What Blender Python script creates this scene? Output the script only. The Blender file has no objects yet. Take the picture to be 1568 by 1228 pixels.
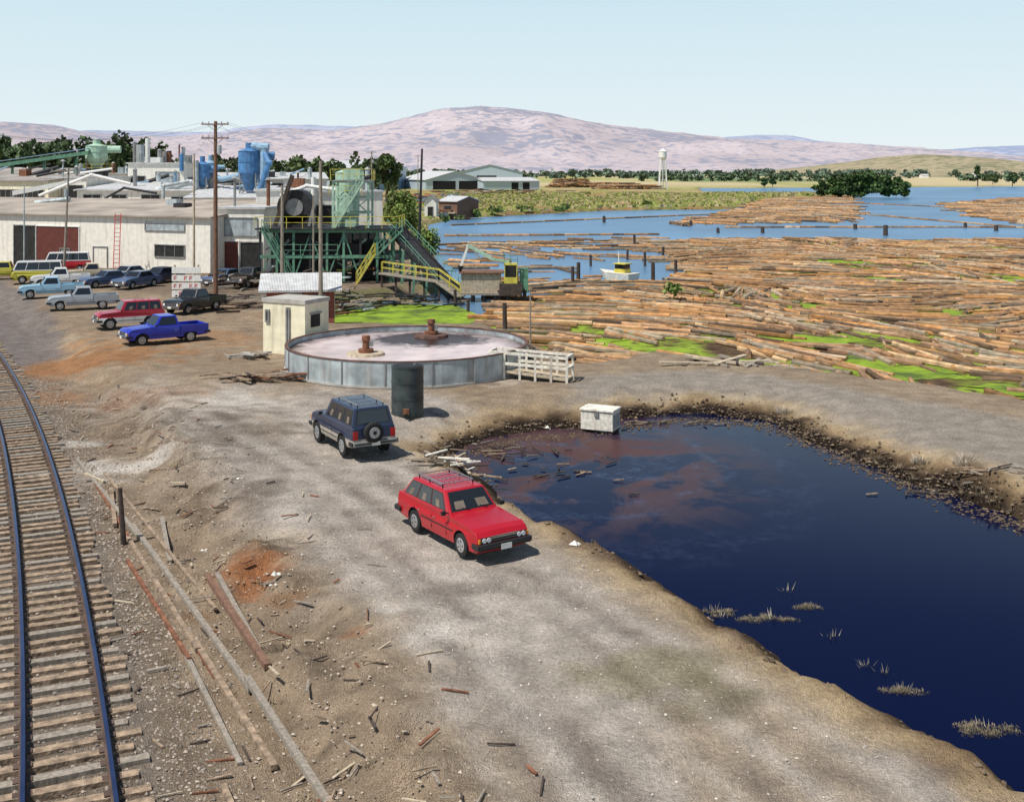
import bpy, bmesh, math, random
import numpy as np
from mathutils import Vector
random.seed(7); rng=np.random.default_rng(7)
sc=bpy.context.scene
F=1750.;HZ=262.;CX=784.;CAMZ=10.
def S(u,v,z=0.):
    """image pixels, back-projected from the camera -> metres on the plane of height z"""
    t=(CAMZ-z)/(v-HZ); return ((u-CX)*t, F*t)
# ---------------------------------------------------------------- noise
_T=rng.random((8,256,256))
def vn(x,y,s=0):
    x=np.asarray(x,float);y=np.asarray(y,float)
    xi=np.floor(x).astype(int);yi=np.floor(y).astype(int);fx=x-xi;fy=y-yi
    fx=fx*fx*(3-2*fx);fy=fy*fy*(3-2*fy);T=_T[s%8]
    g=lambda a,b:T[a&255,b&255]
    return (g(xi,yi)*(1-fx)+g(xi+1,yi)*fx)*(1-fy)+(g(xi,yi+1)*(1-fx)+g(xi+1,yi+1)*fx)*fy
def fbm(x,y,o=4,s=0):
    r=0;a=.5;t=0
    for i in range(o): r=r+a*vn(x*2**i+17*i,y*2**i+9*i,s+i);t+=a;a*=.5
    return r/t
def inside(x,y,poly):
    r=np.zeros(x.shape,bool);n=len(poly)
    for i in range(n):
        x1,y1=poly[i];x2,y2=poly[(i+1)%n]
        if y1==y2: continue
        c=((y1>y)!=(y2>y))&(x<(x2-x1)*(y-y1)/(y2-y1)+x1); r^=c
    return r
def ldist(x,y,pts):
    d=np.full(x.shape,1e9)
    for (x1,y1),(x2,y2) in zip(pts[:-1],pts[1:]):
        dx,dy=x2-x1,y2-y1;t=np.clip(((x-x1)*dx+(y-y1)*dy)/(dx*dx+dy*dy+1e-9),0,1)
        d=np.minimum(d,np.hypot(x-x1-t*dx,y-y1-t*dy))
    return d
def sdist(x,y,poly):
    d=ldist(x,y,list(poly)+[poly[0]]); return np.where(inside(x,y,poly),-d,d)
def ss(a,b,x):
    t=np.clip((x-a)/(b-a),0,1);return t*t*(3-2*t)
# ---------------------------------------------------------------- materials
M={}
def mat(name,col,rough=.75,metal=0.,var=.2,scale=2.,bump=0.,bscale=25.,spec=.4,attr=False,corr=0.,caxis=0,stretch=(1,1,1),streak=0.,coat=0.):
    m=bpy.data.materials.new(name);m.use_nodes=True;nt=m.node_tree;N=nt.nodes;L=nt.links
    b=N['Principled BSDF'];b.inputs['Roughness'].default_value=rough;b.inputs['Metallic'].default_value=metal
    b.inputs['Specular IOR Level'].default_value=spec;b.inputs['Coat Weight'].default_value=coat
    tc=N.new('ShaderNodeTexCoord');mp=N.new('ShaderNodeMapping');mp.inputs['Scale'].default_value=stretch
    L.new(tc.outputs['Object'],mp.inputs[0])
    no=N.new('ShaderNodeTexNoise');no.inputs['Scale'].default_value=scale;no.inputs['Detail'].default_value=6
    L.new(mp.outputs[0],no.inputs['Vector'])
    mr=N.new('ShaderNodeMapRange');mr.inputs[1].default_value=.3;mr.inputs[2].default_value=.7
    mr.inputs[3].default_value=1-var;mr.inputs[4].default_value=1+var;L.new(no.outputs[0],mr.inputs[0])
    sclv=N.new('ShaderNodeVectorMath');sclv.operation='SCALE'
    if attr:
        a=N.new('ShaderNodeAttribute');a.attribute_name='Col';L.new(a.outputs['Color'],sclv.inputs[0])
    else: sclv.inputs[0].default_value=col[:3]
    L.new(mr.outputs[0],sclv.inputs['Scale']);out=sclv.outputs[0]
    if streak:
        m2=N.new('ShaderNodeMapping');m2.inputs['Scale'].default_value=(1.5,1.5,.12);L.new(tc.outputs['Object'],m2.inputs[0])
        n2=N.new('ShaderNodeTexNoise');n2.inputs['Scale'].default_value=1.6;n2.inputs['Detail'].default_value=5;L.new(m2.outputs[0],n2.inputs['Vector'])
        r2=N.new('ShaderNodeMapRange');r2.inputs[1].default_value=.52;r2.inputs[2].default_value=.75;r2.inputs[4].default_value=streak;L.new(n2.outputs[0],r2.inputs[0])
        mx=N.new('ShaderNodeMix');mx.data_type='RGBA';mx.inputs[7].default_value=(.16,.10,.06,1)
        L.new(r2.outputs[0],mx.inputs[0]);L.new(out,mx.inputs[6]);out=mx.outputs[2]
    L.new(out,b.inputs['Base Color'])
    if bump or corr:
        bp=N.new('ShaderNodeBump');bp.inputs['Distance'].default_value=.05
        if corr:
            w=N.new('ShaderNodeTexWave');w.inputs['Scale'].default_value=corr;w.bands_direction='XYZ'[caxis];L.new(tc.outputs['Object'],w.inputs[0])
            L.new(w.outputs['Fac'],bp.inputs['Height']);bp.inputs['Strength'].default_value=.6
        else:
            n3=N.new('ShaderNodeTexNoise');n3.inputs['Scale'].default_value=bscale;n3.inputs['Detail'].default_value=5;L.new(mp.outputs[0],n3.inputs['Vector'])
            L.new(n3.outputs[0],bp.inputs['Height']);bp.inputs['Strength'].default_value=bump
        L.new(bp.outputs[0],b.inputs['Normal'])
    M[name]=m;return m
mat('white_wall',(.82,.78,.68),.8,var=.1,streak=.3)
mat('white_metal',(.82,.81,.76),.6,var=.08,streak=.25,corr=4.)
mat('cream',(.80,.74,.54),.8,var=.12,streak=.35)
mat('grey_roof',(.30,.27,.24),.9,var=.3,scale=.5)
mat('tan_roof',(.34,.29,.24),.9,var=.35,scale=.3)
mat('light_roof',(.56,.56,.55),.6,var=.2,corr=3.,streak=.25)
mat('blue_grey_metal',(.42,.50,.56),.6,var=.1,corr=.5)
mat('dark',(.012,.012,.014),.9,var=.3)
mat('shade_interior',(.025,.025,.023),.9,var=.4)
mat('maroon',(.13,.035,.025),.7)
mat('rust',(.20,.085,.045),.9,var=.5,scale=5)
mat('red_paint',(.5,.03,.025),.6)
mat('blue_paint',(.07,.20,.40),.5,var=.25,streak=.35)
mat('ltblue_paint',(.24,.38,.50),.5,var=.2,streak=.3)
mat('green_steel',(.12,.27,.18),.6,var=.3,scale=3,streak=.3)
mat('pale_green',(.38,.55,.42),.6,var=.2,streak=.3)
mat('yellow_rail',(.58,.50,.08),.5,var=.3)
mat('grey_steel',(.28,.28,.27),.5,metal=.3,var=.3)
mat('black_steel',(.025,.025,.027),.6,var=.4)
mat('galv',(.42,.47,.48),.55,metal=.2,var=.35,scale=1.3,streak=.6)
mat('concrete',(.42,.40,.36),.9,var=.2,bump=.3)
mat('brick',(.30,.10,.07),.9,var=.35,scale=8,bump=.3)
mat('wood_grey',(.29,.25,.20),.9,var=.35,scale=4,stretch=(3,3,.6),bump=.4)
mat('wood_dark',(.07,.05,.04),.9,var=.4,scale=4,bump=.4)
mat('wood_brown',(.20,.11,.07),.9,var=.35,scale=4,stretch=(3,3,.5),bump=.4)
mat('wood_pale',(.46,.38,.27),.9,var=.3,scale=4,bump=.3)
mat('wood_tie',(.30,.22,.15),.95,var=.5,scale=5,bump=.7,bscale=14)
mat('rail_side',(.10,.065,.05),.7,var=.3)
mat('rail_top',(.08,.12,.26),.28,metal=.85,var=.15)
mat('white_paint',(.78,.77,.72),.6,var=.1,scale=5)
mat('weathered_white',(.72,.68,.58),.8,var=.3,scale=6,streak=.4)
mat('glass',(.015,.018,.02),.06,var=.1,spec=.9)
mat('wire',(.10,.10,.10),.8)
mat('tyre',(.018,.018,.018),.85)
mat('chrome',(.55,.55,.56),.22,metal=.9,var=.1)
mat('rim',(.42,.42,.42),.4,metal=.5,var=.2)
mat('trim',(.02,.02,.022),.5)
mat('lamp_red',(.45,.02,.015),.25)
mat('lamp_amber',(.7,.25,.03),.3)
mat('lamp_clear',(.75,.76,.75),.12)
mat('seat',(.16,.13,.10),.9,var=.3)
def paint(n,c,var=.08): mat(n,c,.33,var=var,coat=.5,scale=1.2,spec=.4)
paint('car_red',(.42,.008,.018));paint('car_navy',(.022,.032,.07));paint('car_tan',(.38,.34,.28))
paint('car_blue',(.015,.03,.42));paint('car_maroon',(.38,.012,.035));paint('car_white',(.72,.72,.70))
paint('car_silver',(.34,.37,.40));paint('car_black',(.015,.015,.017));paint('car_ltblue',(.28,.48,.62))
paint('car_yellow',(.50,.46,.05));paint('car_cream',(.52,.44,.30));paint('car_slate',(.07,.11,.20))
mat('bark',(.12,.08,.06),.9,var=.3)
mat('leaf',(.1,.15,.04),.7,attr=True,var=.25,scale=.6)
mat('logs',(.3,.2,.1),.9,attr=True,var=.4,scale=1.6,bump=.5,bscale=9)
mat('stone',(.3,.3,.3),.95,attr=True,var=.2)
mat('straw',(.5,.4,.2),.9,attr=True,var=.2)
# ---------------------------------------------------------------- builder
class Obj:
    def __init__(s,name,loc=(0,0,0),rot=0.):
        s.name=name;s.loc=loc;s.rot=rot;s.parts={};s.cur=None;s.bev={}
    def part(s,n,bevel=0.):
        s.parts.setdefault(n,([],[],[]));s.cur=s.parts[n]
        if bevel:s.bev[n]=bevel
        return s
    def add(s,V,Fc,m):
        if s.cur is None:s.part('body')
        v,f,mm=s.cur;o=len(v);v.extend([tuple(q) for q in V])
        for q in Fc:f.append([i+o for i in q]);mm.append(m)
    def box(s,x0,x1,y0,y1,z0,z1,m,rot=0,c=None):
        V=[(x,y,z) for z in(z0,z1) for x,y in((x0,y0),(x1,y0),(x1,y1),(x0,y1))]
        if rot:
            cx,cy=c if c else((x0+x1)/2,(y0+y1)/2);a,b=math.cos(rot),math.sin(rot)
            V=[(cx+(x-cx)*a-(y-cy)*b,cy+(x-cx)*b+(y-cy)*a,z) for x,y,z in V]
        s.add(V,[(3,2,1,0),(4,5,6,7),(0,1,5,4),(1,2,6,5),(2,3,7,6),(3,0,4,7)],m)
    def cyl(s,p,q,r,r2=None,m='grey_steel',seg=8,cap=True):
        r2=r if r2 is None else r2;p=Vector(p);q=Vector(q);d=(q-p).normalized()
        a=d.orthogonal().normalized();b=d.cross(a);V=[];
        for c,rr in((p,r),(q,r2)):
            for i in range(seg):
                t=2*math.pi*i/seg;V.append(c+a*math.cos(t)*rr+b*math.sin(t)*rr)
        Fc=[(i,(i+1)%seg,seg+(i+1)%seg,seg+i) for i in range(seg)]
        if cap:Fc+=[tuple(range(seg))[::-1],tuple(range(seg,2*seg))]
        s.add(V,Fc,m)
    def beam(s,p,q,w,m,h=None):
        h=h or w;p=Vector(p);q=Vector(q);d=(q-p).normalized();up=Vector((0,0,1))
        if abs(d.z)>.98:up=Vector((0,1,0))
        a=d.cross(up).normalized();b=a.cross(d)
        V=[c+a*i*w/2+b*j*h/2 for c in(p,q) for i,j in((-1,-1),(1,-1),(1,1),(-1,1))]
        s.add(V,[(3,2,1,0),(4,5,6,7),(0,1,5,4),(1,2,6,5),(2,3,7,6),(3,0,4,7)],m)
    def quad(s,a,b,c,d,m): s.add([a,b,c,d],[(0,1,2,3)],m)
    def rail(s,pts,h,m,gap=1.5,w=.05):
        for p,q in zip(pts[:-1],pts[1:]):
            p=Vector(p);q=Vector(q);n=max(1,int((q-p).length/gap));up=Vector((0,0,h))
            for i in range(n+1):
                c=p.lerp(q,i/n);s.beam(c,c+up,w,m)
            s.beam(p+up,q+up,w,m);s.beam(p+up*.5,q+up*.5,w*.8,m)
    def stair(s,p,q,w,m,mr='yellow_rail'):
        p=Vector(p);q=Vector(q);d=(q-p);hd=Vector((d.x,d.y,0)).normalized();n=Vector((-hd.y,hd.x,0))*w/2
        for k in(-1,1):
            s.beam(p+n*k,q+n*k,.06,m,.18);u=Vector((0,0,1.0))
            s.beam(p+n*k+u,q+n*k+u,.05,mr);s.beam(p+n*k+u*.5,q+n*k+u*.5,.04,mr)
            for i in range(5):
                c=p.lerp(q,i/4)+n*k;s.beam(c,c+u,.05,mr)
        k=int(d.z/.22)
        for i in range(k):
            c=p.lerp(q,(i+.5)/k);s.beam(c-n,c+n,.25,'grey_steel',.04)
    def done(s):
        obs=[]
        for n,(v,f,mm) in s.parts.items():
            me=bpy.data.meshes.new(n);me.from_pydata(v,[],f);names=sorted(set(mm));
            for k in names:me.materials.append(M[k])
            ix={k:i for i,k in enumerate(names)}
            me.polygons.foreach_set('material_index',[ix[k] for k in mm]);me.update()
            o=bpy.data.objects.new(n,me);sc.collection.objects.link(o);obs.append(o)
            if n in s.bev:
                b=o.modifiers.new('bevel','BEVEL');b.width=s.bev[n];b.segments=2;b.limit_method='ANGLE'
        if len(obs)==1:
            e=obs[0];e.name=s.name
        else:
            e=bpy.data.objects.new(s.name,None);e.empty_display_size=.2;sc.collection.objects.link(e)
            for o in obs:o.parent=e
        e.location=s.loc;e.rotation_euler=(0,0,s.rot);return e
def npmesh(name,V,Fc,cols=None,m=None,smooth=False):
    me=bpy.data.meshes.new(name);me.from_pydata(np.asarray(V).tolist(),[],np.asarray(Fc).tolist() if not isinstance(Fc,list) else Fc)
    if cols is not None:
        a=me.color_attributes.new('Col','FLOAT_COLOR','POINT');c=np.ones((len(V),4),np.float32);c[:,:3]=np.clip(cols,0,1);a.data.foreach_set('color',c.ravel())
    if m:me.materials.append(m if not isinstance(m,str) else M[m])
    if smooth:me.polygons.foreach_set('use_smooth',[True]*len(me.polygons))
    o=bpy.data.objects.new(name,me);sc.collection.objects.link(o);return o
# ---------------------------------------------------------------- site outlines
pond=[S(u,v,-.8) for u,v in[(672,705),(700,716),(735,742),(790,788),(850,822),(880,828),(925,858),(965,875),(1005,905),(1050,935),(1085,950),(1150,985),(1215,1030),(1300,1083),(1400,1135),(1490,1180),(1568,1226)]]
pond+=[(14,14.5),(30,12),(40,20),(30,27),(21,31.5)]
pond+=[S(u,v,-.8) for u,v in[(1568,800),(1500,775),(1440,752),(1400,738),(1330,712),(1270,684),(1210,656),(1160,641),(1090,633),(1020,634),(950,644),(900,658),(850,655),(800,661),(745,672),(700,684)]]
lake=[S(u,v,-.9) for u,v in[(490,509),(765,513),(815,532),(885,574),(930,566),(1000,556),(1090,563),(1200,578),(1350,600),(1568,629),(1900,690),(2600,640),(2600,286),(1568,286),(1070,289),(1080,296),(1310,301),(1180,305),(1120,321),(930,323),(700,335),(655,345),(668,400),(700,445),(620,458),(515,468)]]
rr=np.array([S(u,v,-.6) for u,v in[(182,1228),(150,1050),(110,860),(75,700),(45,620),(0,548)]])
pc=np.polyfit(rr[:,1],rr[:,0],2)
def tx(y,off=0.):
    """track: off = metres right of the right rail"""
    y=np.asarray(y,float);sl=2*pc[0]*y+pc[1];n=np.sqrt(1+sl*sl)
    return np.polyval(pc,y)+off/n, y-off*sl/n
ty=np.linspace(2,130,90);tcx,tcy=tx(ty,-.72);tline=list(zip(tcx,tcy))
def axis(lo,hi,st,a,b,g):
    c=list(np.arange(lo,hi,st));s=st;x=lo
    while x>a:
        s*=g;x-=s;c.insert(0,x)
    s=st;x=c[-1]
    while x<b:
        s*=g;x+=s;c.append(x)
    return np.array(c)
xs=axis(-42,30,.22,-9000,9000,1.05);ys=axis(14,76,.22,-60,13000,1.03)
X,Y=np.meshgrid(xs,ys);
sdp=sdist(X,Y,pond);sdl=sdist(X,Y,lake);dt=ldist(X,Y,tline)
side=np.where(X>np.interp(Y,tcy,tcx),1,-1)
def ground_z(X,Y,sdp,sdl,dt,side):
    nb=fbm(X*.5,Y*.5,4,1)-.5
    z=nb*.16+(fbm(X*2.2,Y*2.2,3,3)-.5)*.08
    rise=ss(3.2,5.8,dt+nb*1.6);low=np.where(side>0,1-rise,1.)*np.where(Y<130,1,np.maximum(0,1-(Y-130)/60))
    emb=np.exp(-((dt-4.9)/1.3)**2)*(side>0)*(Y<52)
    z=z-.66*low+emb*((fbm(X*1.1,Y*1.1,5,2)-.5)*1.15)
    wp=1.1+2.0*ss(36,46,Y)
    d=sdp+nb*1.2
    z=np.where(d<wp,z*ss(0,1,np.clip(d/wp,0,1))-.8*(1-np.clip(d/wp,0,1)**.8),z)
    z=z+(fbm(X*1.8,Y*1.8,4,4)-.5)*.45*np.exp(-((sdp-.8)/1.0)**2)
    z=np.where(d<0,-.8+d*.35,z);z=np.maximum(z,-2.4)
    d=sdl+nb*1.2*(Y<140)
    z=np.where(d<1.6,np.minimum(z,-.9+np.clip(d,-4,1.6)/1.6*.9),z)
    return z
Z=ground_z(X,Y,sdp,sdl,dt,side)
# ground colours
def C(*c):return np.array(c,float)
col=np.zeros(X.shape+(3,));n1=fbm(X*.12,Y*.12,5,4);n2=fbm(X*.6,Y*.6,5,5);n3=fbm(X*2.5,Y*2.5,3,6)
def lay(c,m): 
    global col
    m=np.clip(m,0,1)[...,None];col=col*(1-m)+C(*c)*m
col[:]=C(.36,.285,.205)
lay((.45,.365,.265),ss(.45,.65,n2)*.7)
lay((.22,.165,.12),ss(.53,.72,n1)*.65)
# graded haul road
road=[S(u,v) for u,v in[(800,1228),(620,1000),(520,900),(430,830),(300,740),(230,680),(180,610),(240,575),(400,590),(660,600),(760,640),(690,700),(800,800),(960,900),(1100,985),(1300,1110),(1470,1228)]]+[(13,12),(3,8)]
sr=sdist(X,Y,road)
along=fbm((X*.86+Y*.5)*1.1,(-X*.5+Y*.86)*.12,4,2);along2=fbm((X*.86+Y*.5)*2.6,(-X*.5+Y*.86)*.2,4,5)
lay((.50,.45,.395),ss(1.0,-1.2,sr+(n2-.5)*3)*.92)
lay((.32,.28,.245),ss(.50,.68,along)*ss(1,-1,sr)*.75)
lay((.27,.235,.20),ss(.55,.72,along2)*ss(1,-1,sr)*.6)
lay((.64,.59,.53),ss(.52,.70,fbm(X*.3+5,Y*.2,4,1))*ss(1,-1,sr)*.7)
lay((.45,.35,.235),ss(.50,.70,fbm(X*.25+15,Y*.16,4,6))*ss(1,-1,sr)*.6)
for pts in([(840,1228),(700,1000),(560,850),(440,740),(300,650),(160,600)],[(960,1228),(800,1020),(640,880),(500,760),(340,660),(180,590)],[(1200,1228),(980,1040),(820,920),(600,790),(460,700),(330,630)],[(1350,1228),(1100,1060),(900,930),(740,850),(560,700),(400,620)],[(160,620),(300,600),(500,640),(700,760)],[(0,600),(150,600),(330,620),(480,640)]):
    d=ldist(X,Y,[S(*p) for p in pts])+(n2-.5)*.3;lay((.25,.215,.185),np.exp(-(d/.26)**2)*.75*ss(.3,.55,n2))
    lay((.62,.57,.51),np.exp(-((d-.65)/.22)**2)*.5)
berm=[S(u,v) for u,v in[(860,600),(920,572),(1090,566),(1200,580),(1568,640),(1900,720),(1900,830),(1568,745),(1300,650),(1150,607),(1000,607),(880,618)]]
lay((.38,.345,.30),ss(.8,-.8,sdist(X,Y,berm)+(n2-.5)*2)*.9)
# pond banks
lay((.60,.46,.26),ss(2.6,.8,sdp+(n2-.5)*2.5)*ss(.35,.55,n2+.1)*.85*(sdp>-3))
lay((.22,.15,.09),ss(1.7,.7,sdp+(n2-.5)*2.2)*.85)
lay((.028,.02,.015),ss(1.0,.3,sdp+(n2-.5)*1.5)*np.where(Y>36,1,.8))
# track bed
lay((.25,.20,.15),ss(3.4,1.6,dt+(n2-.5)*1.5)*.9)
lay((.34,.265,.19),np.exp(-((dt-4.3)/1.0)**2)*.6*(Y<60))
lay((.15,.115,.085),np.exp(-((dt-4.8)/1.4)**2)*ss(.52,.66,n3*.5+n2*.5)*(Y<52)*.8)
lay((.26,.225,.19),ss(1.9,1.3,dt+(n3-.5)*.5)*.8)
# soils, spills
for u,v,ru,rv,c,a in[(160,690,2.2,2.0,(.74,.70,.64),.9),(115,652,1.4,.9,(.72,.68,.62),.75),(372,613,2.4,1.6,(.70,.66,.60),.8),(600,930,.8,.6,(.72,.68,.62),.7),(660,970,.6,.5,(.74,.70,.64),.6),(560,715,2.0,1.2,(.66,.61,.54),.6),(780,580,3,2,(.64,.58,.5),.6),
   (120,545,6.5,4.5,(.40,.20,.09),.85),(260,520,7,5,(.46,.27,.14),.7),(60,590,3,3,(.38,.21,.11),.7),(230,600,3,2,(.36,.2,.12),.4),(390,862,1.1,1.2,(.38,.15,.055),.8),(440,900,1.2,.6,(.3,.16,.08),.6),(300,905,.7,.6,(.34,.17,.08),.5),(380,660,2.,2.,(.18,.15,.12),.65),(330,640,1.6,1.,(.14,.115,.09),.5),(1000,1030,1.8,1.2,(.28,.25,.13),.55),(1090,1070,1.2,.9,(.18,.17,.10),.55),(680,905,1.2,.9,(.22,.19,.16),.6),(410,745,.8,1.4,(.16,.13,.10),.6),(540,960,.5,.5,(.34,.15,.07),.6)]:
    x0,y0=S(u,v);d=np.hypot((X-x0)/ru,(Y-y0)/rv)+(fbm(X*1.1,Y*1.1,4,3)-.5)*1.6;lay(c,ss(1.1,.3,d)*a)
asph=[S(u,v) for u,v in[(-700,400),(0,428),(45,450),(100,512),(95,530),(40,545),(0,552),(-500,640),(-900,560)]]
lay((.23,.21,.205),ss(.5,-.5,sdist(X,Y,asph)+(n2-.5)*1.2)*.85)
yard=[S(u,v) for u,v in[(-300,410),(640,400),(640,455),(500,480),(380,470),(180,445),(0,430)]]
lay((.22,.175,.135),ss(1,-2,sdist(X,Y,yard)+(n1-.5)*8)*.7)
# marsh and valley floor
far=ss(150,200,Y)*(sdl>0)
lay((.38,.30,.17),far)
lay((.26,.29,.08),far*ss(.42,.58,fbm(X*.07,Y*.035,5,3))*.85)
lay((.30,.17,.09),far*ss(.5,.6,fbm(X*.12+7,Y*.04,4,6))*.7*(Y<600))
lay((.34,.35,.14),far*ss(500,800,Y)*.8)
lay((.48,.42,.26),far*ss(600,900,Y)*ss(.45,.55,fbm(X*.006,Y*.0015,3,1)))
lay((.15,.21,.10),far*ss(900,1200,Y)*ss(.50,.58,fbm(X*.004,Y*.001,3,5)))
lay((.16,.20,.05),ss(3.,.3,sdl)*(sdl>0)*(Y>75)*.7*ss(.4,.5,n2))
lay((.10,.08,.05),ss(-.0,-.6,sdl))
ny,nx=X.shape;idx=np.arange(ny*nx).reshape(ny,nx)
Fq=np.stack([idx[:-1,:-1],idx[:-1,1:],idx[1:,1:],idx[1:,:-1]],-1).reshape(-1,4)
gm=mat('ground_soil',(.3,.3,.3),.95,attr=True,var=.22,scale=1.3,spec=.1)
nt=gm.node_tree;N=nt.nodes;L=nt.links;b=N['Principled BSDF']
src=b.inputs['Base Color'].links[0].from_socket;tc=[n for n in N if n.type=='TEX_COORD'][0]
def nz(sc_,d=4):
    n=N.new('ShaderNodeTexNoise');n.inputs['Scale'].default_value=sc_;n.inputs['Detail'].default_value=d;L.new(tc.outputs['Object'],n.inputs['Vector']);return n
def mrng(s,a,b_,c,d):
    r=N.new('ShaderNodeMapRange');r.inputs[1].default_value=a;r.inputs[2].default_value=b_;r.inputs[3].default_value=c;r.inputs[4].default_value=d;L.new(s,r.inputs[0]);return r.outputs[0]
g1=nz(9,6);g2=nz(38,3);vo=N.new('ShaderNodeTexVoronoi');vo.inputs['Scale'].default_value=11;L.new(tc.outputs['Object'],vo.inputs['Vector'])
def mul(a,b_):
    r=N.new('ShaderNodeMath');r.operation='MULTIPLY';L.new(a,r.inputs[0]);L.new(b_,r.inputs[1]);return r.outputs[0]
f=mul(mul(mrng(g1.outputs[0],.3,.7,.72,1.22),mrng(g2.outputs[0],.3,.7,.70,1.28)),mrng(vo.outputs['Distance'],.0,.25,1.25,.97))
sv=N.new('ShaderNodeVectorMath');sv.operation='SCALE';L.new(src,sv.inputs[0]);L.new(f,sv.inputs['Scale']);L.new(sv.outputs[0],b.inputs['Base Color'])
bp=N.new('ShaderNodeBump');bp.inputs['Strength'].default_value=1.;bp.inputs['Distance'].default_value=.08;L.new(f,bp.inputs['Height']);L.new(bp.outputs[0],b.inputs['Normal'])
npmesh('ground',np.stack([X.ravel(),Y.ravel(),Z.ravel()],1),Fq,col.reshape(-1,3)*np.array([1.10,1.05,1.0]),gm,True)
def gz(x,y):
    i=int(np.clip(np.searchsorted(ys,y),1,ny-1));j=int(np.clip(np.searchsorted(xs,x),1,nx-1));return float(Z[i,j])
# ---------------------------------------------------------------- waters
def sheet(name,pts,z,m):
    return npmesh(name,[(x,y,z) for x,y in pts],[list(range(len(pts)))],None,m)
wm=mat('lake_water',(.10,.21,.34),.35,var=.25,scale=.03,spec=.3,bump=.3,bscale=2)
sheet('lake_water',[(-40,72),(8,72),(8,58),(60,30),(900,30),(900,960),(-40,960)],-.9,wm)
pm=mat('oily_water',(.003,.006,.028),.12,var=.2,spec=.055)
nt=pm.node_tree;N=nt.nodes;L=nt.links;b=N['Principled BSDF'];tc=[n for n in N if n.type=='TEX_COORD'][0]
cx,cy=S(870,705,-.8)
sx=N.new('ShaderNodeSeparateXYZ');L.new(tc.outputs['Object'],sx.inputs[0])
def math2(op,a,b_,c=None):
    r=N.new('ShaderNodeMath');r.operation=op
    for i,q in enumerate((a,b_)):
        if isinstance(q,(int,float)):r.inputs[i].default_value=q
        else:L.new(q,r.inputs[i])
    return r.outputs[0]
dx=math2('SUBTRACT',sx.outputs[0],cx);dy=math2('SUBTRACT',sx.outputs[1],cy)
d2=math2('SQRT',math2('ADD',math2('MULTIPLY',dx,dx),math2('MULTIPLY',math2('MULTIPLY',dy,dy),.6)),0)
fall=mrng(d2,3,10.5,1,0)
sw=N.new('ShaderNodeTexNoise');sw.inputs['Scale'].default_value=.15;sw.inputs['Detail'].default_value=9;sw.inputs['Roughness'].default_value=.6;sw.inputs['Distortion'].default_value=2.6;L.new(tc.outputs['Object'],sw.inputs['Vector'])
film=math2('MULTIPLY',mrng(sw.outputs[0],.43,.53,0,1),mrng(d2,3,8,1,0))
wv=N.new('ShaderNodeTexNoise');wv.inputs['Scale'].default_value=.10;wv.inputs['Detail'].default_value=2;wv.inputs['Distortion'].default_value=1.6;L.new(tc.outputs['Object'],wv.inputs['Vector'])
wv2=N.new('ShaderNodeMath');wv2.operation='PINGPONG';wv2.inputs[1].default_value=.5;L.new(math2('ADD',math2('MULTIPLY',wv.outputs[0],3.2),math2('MULTIPLY',d2,.30)),wv2.inputs[0])
fine=nz(1.9,10);fine.inputs['Roughness'].default_value=.75
line=math2('MULTIPLY',mrng(wv2.outputs[0],.0,.20,1,0),fall);line=math2('MULTIPLY',line,mrng(fine.outputs[0],.46,.70,0,.75))
mx=N.new('ShaderNodeMix');mx.data_type='RGBA';mx.inputs[6].default_value=(.0016,.0040,.026,1);mx.inputs[7].default_value=(.075,.036,.034,1);L.new(film,mx.inputs[0])
mx2=N.new('ShaderNodeMix');mx2.data_type='RGBA';mx2.inputs[7].default_value=(.07,.10,.18,1);L.new(mx.outputs[2],mx2.inputs[6]);L.new(line,mx2.inputs[0]);L.new(mx2.outputs[2],b.inputs['Base Color'])
L.new(mrng(film,0,1,.08,.4),b.inputs['Roughness'])
ctr=np.mean(np.array(pond),0)
sheet('oily_pond',[(x+(x-ctr[0])*.1,y+(y-ctr[1])*.1) for x,y in pond],-.8,pm)
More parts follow.
